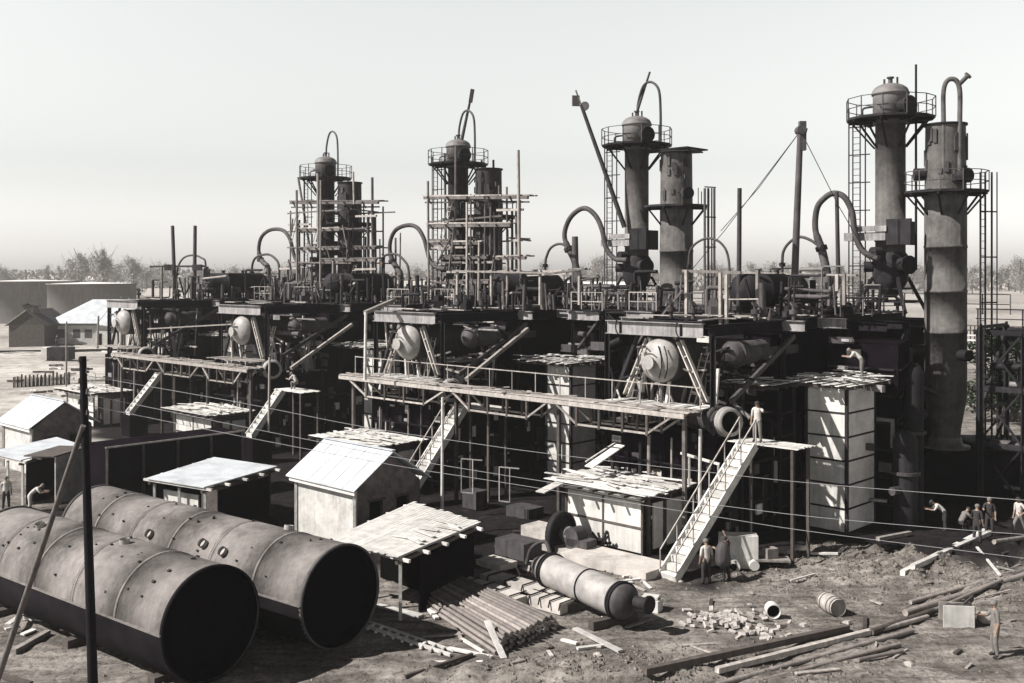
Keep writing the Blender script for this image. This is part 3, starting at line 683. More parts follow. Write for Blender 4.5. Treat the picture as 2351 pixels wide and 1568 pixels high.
def reflux(i):
    T = Thing('reflux_vessel', 'dark horizontal vessel lying on the deck ' + ['behind the white scaffold boards, nearest of the four', 'at the foot of the centre scaffolding', 'at the foot of the left scaffolding', 'beside the thin arch pipe at the far left'][i], 'vessel', (-.4, 9.5, 9.75), i, 'dark vessels on the decks')
    prof = [(0, .02), (.06, .4), (.22, .68), (.45, .84), (.5, .88), (2, .88), (2, .9), (2.1, .9), (2.1, .88), (5.6, .88), (5.7, .84), (5.95, .68), (6.1, .4), (6.16, .02)]
    T.part('shell', MB().lathe((-.4, 6.4, 11.05), (0, 1, 0), prof, 26, r=.4), M['steel'])
    for v in (7.6, 11.4): T.part('saddle', MB().box((-.4, v, 10.1), (1.4, .25, .75)), M['black'])
    for v in (8.3, 10.2): T.part('nozzle', MB().cyl((-.4, v, 11.8), (-.4, v, 12.15), .12).cyl((-.4, v, 12.1), (-.4, v, 12.17), .2), M['mid'])
def exchangers(i):
    rnd = random.Random(11+i)
    lab = ['lit belly of the cylinder slung below the deck ', 'horizontal cylinder slung under the deck ', 'horizontal cylinder under the deck behind the boards ', 'horizontal cylinder in the shade under the deck '][i]
    T = Thing('heat_exchanger', lab + WHERE[i], 'heat exchanger', (2.0, 2.5, 7.4), i, 'cylinders slung under the decks')
    T.part('shell', MB().lathe((1.95, 1.6, 8.25), (0, 1, 0), [(0, .02), (.2, .4), (.35, .55), (5.6, .55), (5.9, .02)], 18), M['mid'])
    T.part('flange', MB().cyl((1.95, 2.2, 8.25), (1.95, 2.35, 8.25), .66, n=18), M['mid'])
    for (u, v, r, z0, z1) in ((7.3, 8.5, .55, 0, 4.6), (6.9, 10.4, .45, 0, 7.6)):
        T = Thing('upright_vessel', ('shorter' if z1 < 5 else 'taller') + ' black upright vessel in the shadow right of the panelled shaft ' + WHERE[i], 'vessel', (u, v, 0), i, 'black upright vessels ' + WHERE[i])
        T.part('shell', MB().lathe((u, v, z0), (0, 0, 1), [(0, r), (z1-.5, r), (z1-.2, r*.8), (z1, r*.3), (z1+.02, .01)], 18), M['steel'])
        T.part('flange', MB().cyl((u, v, z1*.55), (u, v, z1*.55+.15), r+.12, n=18).cyl((u-.2, v-r-.5, z1*.4), (u-.1, v-r+.1, z1*.4), .2), M['mid'])
    # tangle of service pipes, valves and hangers on and below the deck
    T = Thing('service_pipework', 'tangle of small dark pipes, valves and drips on the deck ' + WHERE[i], 'pipework', (0, 10, 9.8), i, 'service pipework')
    for k in range(20):
        u, v = rnd.uniform(-3, 4.5), rnd.uniform(1, 19); z = rnd.uniform(9.8, 10.4); m = MB(); r = rnd.choice((.04, .06, .09, .12)); L = rnd.uniform(1.2, 4.5); h = rnd.uniform(.4, 1.9)
        if rnd.random() < .5: pts = [(u, v, 9.75), (u, v, z+h), (u+.12, v, z+h+.12), (u+L*.6, v, z+h+.12)]
        else: pts = [(u, v, 9.8+r), (u, v+L, 9.8+r), (u, v+L+.1, 9.9+r), (u, v+L+.12, 9.8+h)]
        m.tube(pts, r, 7); T.part('pipe', m, rnd.choice((M['steel'], M['mid'], M['steel'], M['dome'])))
    for k in range(9):
        u, v = rnd.uniform(-3, 7), rnd.uniform(1, 19); z = 9.8; m = MB(); m.cyl((u, v, z), (u, v, z+.7), .09).cyl((u, v, z+.3), (u, v, z+.5), .2).cyl((u-.02, v, z+.7), (u+.02, v, z+.74), .2)
        T.part('valve', m, M['mid'])
    for k in range(9):
        u, v, z = rnd.uniform(3.1, 5.5), rnd.uniform(8, 14), rnd.uniform(1.5, 8.8); L = rnd.uniform(.6, 1.6); m = MB(); r = rnd.choice((.07, .12, .2)); ax = rnd.random() < .5
        m.tube([(u, v, z), (u+(L if ax else 0), v+(0 if ax else L), z), (u+(L if ax else 0), v+(0 if ax else L), max(.2, z-rnd.uniform(.5, 2)))], r, 8); T.part('hanging_pipe', m, rnd.choice((M['steel'], M['mid'], M['dome'])))
    for k in range(12):
        u, v, z = rnd.uniform(3.1, 7), rnd.uniform(7, 9), rnd.uniform(1, 8.8); m = MB().box((u, v, z), (rnd.uniform(.3, 1.2), .2, rnd.uniform(.1, .5)), rot=rnd.uniform(-.4, .4)); T.part('plate', m, rnd.choice((M['beam'], M['mid'])))
def bridge(i):
    T = Thing('pipe_bridge', 'dark lattice pipe bridge linking the decks ' + ['', 'right of centre, behind the large arch pipe', 'at centre', 'left of centre'][i], 'bridge', (8, 14, 9), i, 'pipe bridges between decks')
    u0, u1 = 3.9, 14.1
    for v in (12.2, 15.4):
        m = MB(); m.bar((u0, v, 9.5), (u1, v, 9.5), .16); m.bar((u0, v, 8.5), (u1, v, 8.5), .14); n = 8
        for k in range(n): a = u0+(u1-u0)*k/n; b = u0+(u1-u0)*(k+1)/n; m.bar((a, v, 8.5), (b, v, 9.5) if k % 2 else (a, v, 9.5), .08); m.bar((a, v, 9.5), (b, v, 8.5), .07)
        T.part('truss', m, M['steel'])
        m = MB()
        for k in range(n+1): a = u0+(u1-u0)*k/n; m.bar((a, v, 9.6), (a, v, 10.75), .05)
        for z in (10.15, 10.75): m.bar((u0, v, z), (u1, v, z), .045)
        T.part('railing', m, M['mid'])
    for k, (v, z, r) in enumerate(((12.9, 9.8, .14), (13.5, 9.75, .1), (14.1, 9.85, .2), (14.8, 9.75, .08), (13.2, 8.8, .22))): T.part('pipe', MB().cyl((u0-.5, v, z), (u1+.5, v, z), r), M['mid'] if k % 2 else M['steel'])
    T.part('walkway', planks(MB(), (u0, 12.3, 9.55), (1, 0, 0), (0, 1, 0), u1-u0, .6, 14, .02, .05), M['wood'])
    for u in (6.5, 11.5):
        T.part('post', MB().ibeam((u, 12.2, 0), (u, 12.2, 8.4), .3, .3).ibeam((u, 15.4, 0), (u, 15.4, 8.4), .3, .3), M['black'])
    T.part('shade_wall', MB().ab((u0+.3, 17.3, 0), (u1-.5, 17.6, 8.9)), M['furn'])  # added dark sheet, closes the view between decks with painted shade
def duct(i):
    T = Thing('flanged_duct', ['wide flanged duct mouth beside the man on the landing', 'flanged duct mouth near the top of the second stair', 'flanged duct mouth between the stair top and the left catwalk', 'flanged duct mouth in shade at the far left'][i], 'duct', (3.0, .3, 5.2), i, 'flanged ducts')
    a = Vector((1.2, .25, 5.35)); c = Vector((3.55, -.75, 5.55)); d = (c-a).normalized()
    T.part('pipe', MB().cyl(a, c, .50, n=22, caps=False), M['mid'])
    T.part('flange', MB().lathe(c-d*.14, d, [(0, .5), (0, .66), (.08, .66), (.08, .52), (.22, .52), (.22, .62), (.3, .62), (.3, .46)], 24), M['drum'])
    T.part('opening', MB().cyl(c-d*.3, c-d*.2, .47, n=20), M['dark'])
    T.part('collar', MB().lathe(c-d*.8, d, [(0, .5), (0, .68), (.1, .68), (.1, .5)], 22), M['mid'])

for i in range(4):
    steel_deck(i); drum(i); furnace(i); column_a(i); column_b(i); gooseneck(i); reflux(i); exchangers(i); duct(i)
    if i: top_arch(i); bridge(i)
arch_pipe(0, [(1796, 608), (1800, 574), (1818, 552), (1838, 544), (1862, 552), (1884, 568)], 14.2, .085, 'thin arch pipe just right of the tall rigging mast foot')
arch_pipe(0, [(1581, 612), (1589, 568), (1624, 547), (1658, 561), (1674, 605)], 13.0, .075, 'thin arch pipe standing between the broad bare column and the tall rigging mast')
arch_pipe(1, [(1252, 610), (1256, 586), (1264, 570), (1278, 561), (1292, 561), (1302, 570)], 14.2, .09, 'thin arch pipe left of the swan-neck right of centre')
arch_pipe(2, [(878, 606), (881, 590), (892, 584), (911, 584), (926, 596), (937, 614), (940, 652)], 14.2, .10, 'thin arch pipe beside the swan-neck left of the centre scaffolding')
arch_pipe(3, [(578, 626), (581, 602), (591, 589), (614, 584), (630, 592), (640, 609), (641, 648)], 14.2, .11, 'thin arch pipe beside the smallest swan-neck')
arch_pipe(3, [(406, 630), (412, 605), (425, 590), (445, 586), (462, 592), (472, 606)], 9.0, .09, 'thin arch pipe behind the two bare poles at far left')

# white panelled shafts with board roofs
panel_shaft(0, 3.75, 5.82, 5.6, 8.5, 6.6, 'a', (3.4, 6.35, 5.0, 8.9), 'tall white panelled shaft with a board roof, nearest and brightest of all, at right')
panel_shaft(0, 1.3, 3.3, 4.0, 5.4, 6.5, 'b', (.4, 3.45, 3.2, 8.0), 'white panelled shaft half hidden behind the man on the landing')
panel_shaft(1, 4.75, 6.65, 5.6, 7.9, 6.6, 'a', (3.0, 7.1, 4.8, 8.1), 'white panelled shaft crossed by the catwalk right of centre')
panel_shaft(1, -.8, .9, 1.0, 3.0, 6.5, 'b', (-1.2, 1.2, .6, 4.0), 'narrow panelled shaft under the board roof behind the small round drum')
panel_shaft(2, 5.1, 7.26, 5.6, 7.2, 6.6, 'a', (2.6, 7.6, 4.9, 8.0), 'white panelled shaft left of centre behind the sagging catwalk end')
panel_shaft(3, 3.75, 5.82, 5.6, 8.5, 6.6, 'a', (.2, 6.35, 4.8, 8.9), 'grey panelled shaft in shade behind the left stair')
# sheds, stairs
shed(0, -2.9, 1.4, -4.0, -.9, 'board-roofed white panel shed left of the nearest staircase, biggest and nearest')
shed(1, -3.3, 1.2, -4.2, -1.2, 'board-roofed shed right behind the gabled hut with the grey brick end')
shed(2, -3.4, 1.5, -4.0, -1.3, 'board-roofed shed left of the second farthest stair')
shed(3, -3.4, 1.5, -4.0, -1.3, 'board-roofed shed behind the power pole at far left')
stair(0, 3.75, -6.0, 4.4, -1.25, 4.8, .85, 'nearest staircase with rails rising to the landing where a man stands')
stair(1, 4.3, -5.4, 4.4, -1.25, 4.8, .85, 'staircase rising behind the gabled hut to the black furnace block')
stair(2, 5.25, -3.7, 5.5, -1.6, 4.4, .8, 'short pale staircase seen above the middle flat roof', False, 1.6)
stair(3, 6.75, -3.9, 7.0, -1.6, 4.4, .8, 'pale staircase standing alone before the black block at left', False, 1.5)

# catwalks on trusses
def catwalk(u0, u1, v, z, label, spans, rail=True):
    T = Thing('truss_catwalk', label, 'catwalk', ((u0+u1)/2, v, z), 0, 'timber catwalks')
    m = planks(MB(), (u0, v-.55, z), (0, 1, 0), (1, 0, 0), 1.15, u1-u0, 6, .04, .3)
    for k in range(40): m.box((U(u0, u1), v+U(-.5, .5), z+.07), (U(.5, 1.6), .2, .03), rot=U(-.8, .8))
    T.part('walkway', m, M['wood'])
    T.part('edge_beam', MB().bar((u0, v-.6, z-.12), (u1, v-.6, z-.12), .08, .2), M['wood'])
    T.part('edge_beam', MB().bar((u0, v+.6, z-.12), (u1, v+.6, z-.12), .08, .24), M['dwood'])
    for (a, b) in spans:
        for s in (-.55, .55):
            m = MB(); n = 4; q = (b-a)*.22
            m.bar((a+q, v+s, z-1.05), (b-q, v+s, z-1.05), .085); m.bar((a+.2, v+s, z-.15), (a+q, v+s, z-1.05), .085); m.bar((b-.2, v+s, z-.15), (b-q, v+s, z-1.05), .085)
            T.part('chord', m, M['wood'])
            m = MB()
            for k in range(n): x = a+q+(b-a-2*q)*k/(n-1); m.bar((x, v+s, z-.2), (x, v+s, z-1.15), .12)
            T.part('web_post', m, M['dwood'])
        x = (a+b)/2
    if rail:
        m = MB(); n = int((u1-u0)/1.6)
        for k in range(n+1): x = u0+(u1-u0)*k/n; m.bar((x, v+.6, z), (x, v+.6, z+1.05), .04)
        m.bar((u0, v+.6, z+1.0), (u1, v+.6, z+1.0), .045)
        T.part('handrail', m, M['wood'])
    m = MB()
    for (a, b) in spans:
        for x in (a, b):
            m.bar((x, v, 0), (x, v, z-.25), .16)
    T.part('trestle_post', m, M['post'])
catwalk(-21.6, 2.6, -2.1, 6.0, 'long timber catwalk running from the nearest round drum to the centre', [(-21.0, -12.2), (-12.2, -5.0), (-5.0, 2.2)])
catwalk(-51, -31.5, -2.1, 5.7, 'farther timber catwalk in front of the two left drums', [(-50.5, -44), (-44, -37.5), (-37.5, -32)], False)

# bright scaffold staging round the nearest reflux vessel
def polebar(T, name, a, b, w, m): T.part(name, MB().bar(a, b, w), m)
T = Thing('timber_staging', 'pale timber staging of posts and boards in front of the nearest dark vessel', 'scaffolding', (0, 5, 9.75), 0)
for x, yt, yb in ((1576, 620, 738), (1654, 626, 762), (1668, 630, 760), (1739, 620, 860), (1938, 628, 700), (1922, 630, 668)):
    p = W(x, yt, 3.5 if x < 1700 else 6.0); q = W(x, yb, p.y); q.x = p.x; T.part('post', MB().bar(p, q, .14), M['wood'])
p = W(1566, 622, 3.6); q = W(1700, 626, 5.0); T.part('board', MB().bar(p, q, .3, .14), M['wood'])
for v in (10.5, 11.0): p = W(1690, 626, v); q = W(1968, 632, v+.6); T.part('board', MB().bar(p, q, .3, .10), M['wood'])
T = Thing('timber_staging', 'pale horizontal staging board and posts before the vessel of the centre scaffolding', 'scaffolding', (0, 6, 9.75), 1)
for a, b, v, w_, mm in (((1040, 622), (1255, 627), 6.0, .1, 'wood'), ((1252, 630), (1346, 617), 6.0, .26, 'post'), ((1180, 634), (1300, 628), 9, .1, 'wood')):
    p = W(a[0], a[1], v, 1); q = W(b[0], b[1], v, 1); T.part('board', MB().bar(p, q, w_, .1), M[mm])
for x in (1050, 1128, 1165, 1240, 1330):
    p = W(x, 620, 6.2, 1); q = W(x, 700, 6.2, 1); q.x = p.x; T.part('post', MB().bar(p, q, .13), M['wood'])

def scaffold(i, poles, decks, fx, label):
    T = Thing('scaffolding', label, 'scaffolding', (2.9, 16, 9.7), i)
    for k, (cx, y0, cx1, y1) in enumerate(poles):
        v = (13.9, 19.2, 14.5)[k % 3]; p = W(*fx(cx, y0), v, i); q = W(*fx(cx1, y1), v, i); p.x += U(-.03, .03)
        T.part('pole', MB().tube([p, q], U(.075, .125), 6), M['post'] if k % 3 else M['wood'])
    for (x0, x1, cy, th) in decks:
        p = W(*fx(x0, cy), 14.1, i); q = W(*fx(x1, cy-4), 14.1, i)
        if th: 
            m = MB(); n = 4 if x1-x0 > 200 else 3
            for k in range(n*3): a = p.lerp(q, (k//3)/n-.01); b = p.lerp(q, (k//3+1)/n+.01); s = Vector((0, (k % 3)*.32+U(-.1, .1), U(0, .05))); m.bar(a+s, b+s, .28, .1)
            T.part('plank', m, M['wood'] if int(cy) % 5 == 2 else M['post'])
            T.part('ledger', MB().bar(p-Vector((0, .1, .15)), q-Vector((0, .1, .15)), .2), M['post'])
            p2, q2 = W(*fx(x0, cy), 19, i), W(*fx(x1, cy), 19, i); p2.z = p.z; q2.z = q.z
            T.part('ledger', MB().bar(p2, q2, .13), M['post']); m = MB()
            for k in range(5): a = p.lerp(q, (k+.3)/5); b = p2.lerp(q2, (k+.3)/5); m.bar(a-Vector((0, .4, .08)), b-Vector((0, 0, .08)), .1)
            T.part('putlog', m, M['post'])
        else: T.part('ledger', MB().bar(p, q, .16), M['wood'])
    rs = random.Random(i*9+1); us = [W(*fx(pp[0], 900), 14.1, i).x for pp in poles]; ua, ub = min(us), max(us)
    for k in range(13):       # inner standards, short rungs and sway braces
        v = rs.choice((14.0, 15.0, 18.6, 19.3)); u = rs.uniform(ua+.1, ub-.3)-(v-14)*.5; z1 = rs.uniform(14, 18.6); T.part('pole', MB().tube([(u, v, 9.8), (u+rs.uniform(-.1, .1), v, z1)], rs.uniform(.06, .1), 6), M['post'] if k % 4 else M['steel'])
    z = 11.2
    while z < 18.6:
        for v in (14.0, 19.2): o = 0 if v < 15 else -2.6; T.part('ledger', MB().bar((ua+o+.1, v, z+rs.uniform(-.2, .2)), (rs.uniform(ua+3.4, ub-.1)+o, v, z), .12), M['post'])
        for k in range(3): u = rs.uniform(ua+.2, ub-.2); T.part('cross_member', MB().bar((u, 13.8, z), (u-2.4, 18.6, z+rs.uniform(-.1, .1)), .11), M['post'])
        z += rs.uniform(1.3, 1.9)
    for k in range(6):
        u, z = rs.uniform(ua, ub-1.5), rs.uniform(9.8, 16); T.part('sway_brace', MB().bar((u, 13.9, z), (u+rs.uniform(-.8, 1.8), 13.9, z+rs.uniform(1.5, 2.6)), .1), M['post'])
    for k in range(3):
        u, z = rs.uniform(ua+.5, ub-.8), rs.choice((9.8, 12.2, 14.6)); a, b = Vector((u, 13.7, z)), Vector((u+.4, 14.3, z+2.9)); s = Vector((.4, 0, 0)); m = MB().bar(a, b, .06).bar(a+s, b+s, .06)
        for q in range(8): m.bar(a.lerp(b, (q+.5)/8), a.lerp(b, (q+.5)/8)+s, .045)
        T.part('ladder', m, M['wood'])
scaffold(2, [(320, 690, 325, 1300), (425, 520, 432, 1250), (493, 475, 488, 1480), (560, 820, 560, 1510), (650, 560, 648, 1250), (705, 820, 703, 1200), (873, 500, 882, 1240), (838, 870, 838, 1240),
             (680, 1030, 680, 1440), (806, 1150, 804, 1550), (455, 1060, 455, 1490), (588, 1100, 588, 1520), (635, 1060, 630, 1450), (722, 560, 724, 800), (862, 870, 865, 1230)],
         [(305, 940, 782, 1), (325, 835, 952, 1), (330, 650, 1062, 1), (330, 600, 1098, 0), (420, 690, 1150, 1), (730, 925, 1152, 1), (440, 1150, 1246, 0), (745, 905, 868, 0), (480, 720, 1190, 0), (830, 900, 1055, 0), (445, 700, 1300, 1)],
         lambda a, b: (862+.375*a, 157+.375*b), 'scaffolding of poles and plank lifts wrapped round the centre pair of columns')
scaffold(3, [(405, 500, 410, 1150), (418, 410, 500, 910), (425, 710, 425, 1390), (577, 430, 572, 1300), (702, 400, 706, 1000), (940, 410, 945, 1120), (806, 370, 812, 600), (962, 690, 966, 1120), (908, 690, 910, 1120),
             (665, 1000, 663, 1310), (548, 1050, 542, 1390), (345, 1040, 348, 1380), (556, 380, 560, 900), (448, 1050, 444, 1400)],
         [(370, 990, 580, 1), (350, 500, 745, 0), (430, 720, 772, 1), (440, 720, 905, 1), (590, 975, 985, 1), (820, 970, 900, 1), (290, 430, 1055, 0), (820, 970, 1060, 0), (825, 970, 685, 0), (600, 780, 1130, 1)],
         lambda a, b: (549+.325*a, 274+.325*b), 'scaffolding of poles and plank lifts wrapped round the left pair of columns')

# ladder tower beside the broad right-hand column
T = Thing('ladder_tower', 'tall open ladder cage of thin uprights at the right edge of the broad bare column', 'ladder', (7.9, 17.3, 3), 0)
A = [W(x, 395, 17.0+.35*k) for k, x in enumerate((2251, 2262, 2277, 2289))]
for k, p in enumerate(A): q = p.copy(); q.z = 2.6; T.part('upright', MB().bar(p, q, .08 if k < 3 else .05), M['steel'])
m = MB(); z = 3.2
while z < 17.4: m.bar((A[0].x, A[0].y, z), (A[3].x, A[3].y, z), .07); z += 2.4
z = 3.0
while z < 17.4: m.bar((A[0].x, A[0].y, z), (A[1].x, A[1].y, z), .03); z += .38
T.part('rung', m, M['steel'])
T = Thing('ladder_tower', 'open ladder of thin uprights between the ragged-top column and the rigging mast', 'ladder', (7.9, 17.3, 9.7), 1)
A = [W(x, 432, 16.4+.3*k, 1) for k, x in enumerate((1618, 1626, 1634, 1640))]
for k, p in enumerate(A): q = p.copy(); q.z = 9.0; T.part('upright', MB().bar(p, q, .11 if k != 2 else .07), M['mid'])
m = MB(); z = 9.8
while z < 17.6: m.bar((A[0].x, A[0].y, z), (A[3].x+.1, A[3].y, z), .07); z += 1.9
T.part('rung', m, M['steel'])

# derricks and masts
def mast(name, label, cat, a, b, r0, r1, m, Yd, head=None, group=None):
    p = D(a[0], a[1], Yd); q = D(b[0], b[1], Yd)
    T = Thing(name, label, cat, q, None, group); T.part('pole', MB().cyl(q, p, r0, r1, 10), m)
    if head == 'block':
        d = (p-q).normalized(); T.part('pulley_block', MB().box(p-d*.5+Vector((.1, -.05, 0)), (.34, .3, 1.5)).cyl(p-d*.2-Vector((0, .3, 0)), p-d*.2+Vector((0, .3, 0)), .24).bar(p-d*1.4, p-d*.1+Vector((.28, 0, 0)), .16), M['mid'])
    if head == 'flag':
        T.part('pulley_block', MB().box(p+Vector((-.35, 0, .25)), (.5, .15, .7), rot=.2).cyl(p+Vector((.25, -.1, -.1)), p+Vector((.25, .1, -.1)), .3).bar(p, p+Vector((-.35, 0, .95)), .1), M['dome'])
    return T
T = mast('rigging_mast', 'tall round rigging mast with pulley head and guy wires between the columns', 'mast', (1838, 290), (1821, 722), .20, .15, M['mid'], 54, 'block')
for k, (x, y, Yd) in enumerate(((1655, 530, 60), (1520, 700, 66), (2005, 610, 58))):
    p = D(1838, 300, 54); T.part('guy_wire', MB().tube([p, p.lerp(D(x, y, Yd), .5)-Vector((0, 0, .25)), D(x, y, Yd)], .022, 5), M['mid'])
mast('derrick_pole', 'long leaning derrick pole with a pale pulley head, left of the slender column', 'derrick', (1334, 240), (1434, 522), .17, .12, M['mid'], 69.5, 'flag')
mast('derrick_pole', 'short leaning spar standing on the dome beside the hoop pipe, right of centre', 'derrick', (1492, 165), (1464, 252), .10, .07, M['mid'], 70)
T = mast('derrick_pole', 'leaning spar with a thick tip above the centre dome', 'derrick', (1085, 205), (1060, 322), .14, .08, M['mid'], 82)
T.part('tip_splice', MB().bar(D(1085, 205, 82), D(1080, 235, 82), .3), M['mid'])
def pole(label, a, b, Yd, r, m, group='upright poles rising from the decks'): return mast('upright_pole', label, 'pole', a, b, r, r*.85, m, Yd, None, group)
pole('bare upright pole rising from the deck left of the rigging mast', (1698, 432), (1696, 722), 53, .13, M['mid'])
pole('pole crossed by the guy wire under the biggest swan-neck', (1921, 440), (1925, 655), 56, .12, M['mid'])
pole('thin pole standing against the highest dome platform', (2103, 148), (2103, 620), 57, .07, M['steel'])
pole('left of the two bare poles at the far left of the row', (396, 518), (402, 690), 88, .17, M['mid'])
pole('right of the two bare poles at the far left of the row', (448, 518), (446, 690), 88, .17, M['mid'])
pole('thin post under the left end of the crossbar at far left', (372, 612), (370, 792), 87, .11, M['wood'])
pole('pale scaffold post below the centre scaffolding, left side', (840, 716), (838, 872), 57, .09, M['board'])
pole('dark stub pole left of the ragged column behind the swan-neck', (1320, 543), (1322, 690), 72, .26, M['mid'])
pole('pale pole rising through the board roof over the second shed', (1016, 912), (1015, 1166), 48, .075, M['board'])
pole('pale pole beside the nearest staircase rail', (1608, 985), (1606, 1215), 44.6, .085, M['board'])
pole('thin pale pole before the second stair top', (1612, 1140), (1612, 1175), 44.6, .05, M['board'])
pole('thin pole in front of the white roofed hall', (153, 738), (152, 905), 100, .09, M['wood'], 'poles by the far yard')
pole('taller left pole rising before the hall roof', (226, 725), (224, 800), 135, .14, M['wood'], 'poles by the far yard')
pole('right pole of the pair before the hall roof', (251, 728), (250, 800), 135, .13, M['wood'], 'poles by the far yard')
pole('thin pole behind the far-left board-roofed shed', (309, 845), (308, 930), 79, .07, M['wood'], 'poles by the far yard')
pole('thin pole behind the board-roofed shed left of centre', (619, 820), (617, 990), 66, .08, M['wood'], 'poles by the far yard')
T = Thing('crossbar_frame', 'horizontal crossbar with insulators carried on the two bare poles at far left', 'crossbar', D(410, 612, 88))
T.part('beam', MB().bar(D(344, 612, 88), D(474, 611, 88), .16), M['mid'])
m = MB()
for x in (384, 396, 448, 458): m.box(D(x, 614, 87.8), (.4, .3, .5))
T.part('insulator', m, M['mid'])
T.part('hanging_valve', MB().cyl(D(474, 612, 88), D(474, 655, 88), .18).box(D(475, 630, 88), (.5, .3, 1.0)), M['mid'])
for (a, b, Yd, lab) in (((1070, 872), (1212, 755), 57, 'long sloping boom in front of the centre deck'), ((668, 846), (808, 745), 69, 'long sloping boom in front of the deck left of centre'),
                   ((838, 718), (902, 690), 57, 'short sloping spar on top of the pale scaffold post')):
    p, q = D(*a, Yd), D(*b, Yd+4); o = single('sloping_boom', MB().bar(p, q, .2), M['wood'], lab, 'boom', p)
# long pale plank leaning down to the board roof of the nearest shed

# clutter of the building site at drum level and on the furnace tops: props, ladders, boards, drips, small casks
def site_clutter(i):
    rnd = random.Random(300+i*7)
    T = Thing('timber_props', 'jumble of timber props, struts and short ladders around the drum ' + WHERE[i], 'props', (0, 1, 5), i, 'prop jumbles')
    for k in range(36):
        u, v = rnd.uniform(-3.1, 2.7), rnd.uniform(-.6, 4.3); z1 = rnd.uniform(6.2, 9.3); m = MB(); w = rnd.uniform(.06, .14)
        m.bar((u, v, 4.98), (u+rnd.uniform(-.7, .7), v+rnd.uniform(-.2, .2), z1), w); T.part('prop', m, rnd.choice((M['post'], M['wood'], M['steel'], M['board'])))
    for k in range(26):
        u, v, z = rnd.uniform(-3.1, 1.6), rnd.uniform(-.6, 4.2), rnd.uniform(5.6, 9); L = rnd.uniform(.8, 2.6); T.part('crosspiece', MB().bar((u, v, z), (u+L, v+rnd.uniform(-.5, .5), z+rnd.uniform(-.5, .5)), rnd.uniform(.06, .13)), rnd.choice((M['post'], M['wood'], M['steel'])))
    for k in range(3):
        u, v = rnd.uniform(-3, 1.3), rnd.uniform(-.5, .6); du = rnd.uniform(.3, 1.0); a, b = Vector((u, v, 5.0)), Vector((u+du, v+.5, 8.3)); s = Vector((.36, 0, 0)); m = MB().bar(a, b, .06).bar(a+s, b+s, .06)
        for q in range(8): m.bar(a.lerp(b, (q+.5)/8), a.lerp(b, (q+.5)/8)+s, .04)
        T.part('ladder', m, M['wood'])
    T = Thing('floor_litter', 'litter of boards, casks and offcuts on the furnace top ' + WHERE[i], 'litter', (-1, 2, 5), i, 'litter on the furnace tops')
    for k in range(26):
        u, v = rnd.uniform(-3, 2.6), rnd.uniform(-.7, 4.3); m = MB().box((u, v, 5.03+rnd.uniform(0, .25)), (rnd.uniform(.4, 2.0), rnd.uniform(.12, .3), .05), rot=rnd.uniform(-1.5, 1.5)); T.part('offcut', m, rnd.choice((M['wood'], M['board'], M['post'])))
    for k in range(5):
        u, v = rnd.uniform(-2.8, 2), rnd.uniform(0, 4); T.part('cask', MB().cyl((u, v, 4.97), (u, v, 5.8), .28, .28, 12), rnd.choice((M['mid'], M['wood'], M['dome'])))
    for k in range(10):       # valves, flanges and stub pipes bolted to the casings
        u, z = rnd.uniform(-2.7, 2.2), rnd.uniform(5.5, 8.6); m = MB().cyl((u, 4.6, z), (u, 4.6-rnd.uniform(.3, 1.0), z), .1).cyl((u, 4.2, z), (u, 4.12, z), .2); T.part('stub_pipe', m, rnd.choice((M['mid'], M['dome'], M['beam'])))
    # service gear between the units, seen as a dark broken mass
    if i:
        T = Thing('stacked_gear', 'dark stacked plant gear between the furnace blocks ' + WHERE[i], 'gear', (9, 8, 0), i, 'stacked plant gear')
        for k in range(16):
            u, v, z = rnd.uniform(3.6, 10.5), rnd.uniform(9, 16), rnd.uniform(0, 7.6); L = rnd.uniform(.8, 3.2); r = rnd.choice((.1, .2, .35, .5)); ax = rnd.random()
            q = (u+L, v, z) if ax < .4 else (u, v+L, z) if ax < .7 else (u, v, z+L)
            T.part('pipe', MB().cyl((u, v, z), q, r, n=10), rnd.choice((M['steel'], M['mid'], M['black'], M['mid'])))
        for k in range(12):
            u, v, z = rnd.uniform(3.6, 10.5), rnd.uniform(8, 16), rnd.uniform(.2, 8.2); T.part('board', MB().box((u, v, z), (rnd.uniform(.4, 2), .15, .08), rot=rnd.uniform(-1, 1)), rnd.choice((M['wood'], M['board'], M['beam'])))
for i in range(4): site_clutter(i)
for i, rows in ((2, ((612, 660, 783), (690, 738, 787))), (1, ((924, 940, 780), (1027, 1044, 779), (1062, 1084, 782)))):
    for x0, x1, y in rows:
        a, b = W(x0, y, 4.2, i), W(x1, y+1, 4.2, i); single('white_plank', MB().bar(a, b, .08, .36), M['board'], 'bright plank hanging below the deck ' + WHERE[i], 'plank', a, i, 'bright planks below the deck ' + WHERE[i])
a, b = W(340, 755, -1.6, 3), W(538, 744, -1.6, 3); single('long_bar', MB().bar(a, b, .09), M['wood'], 'thin pale bar running level across the front of the far left deck', 'bar', a, 3)

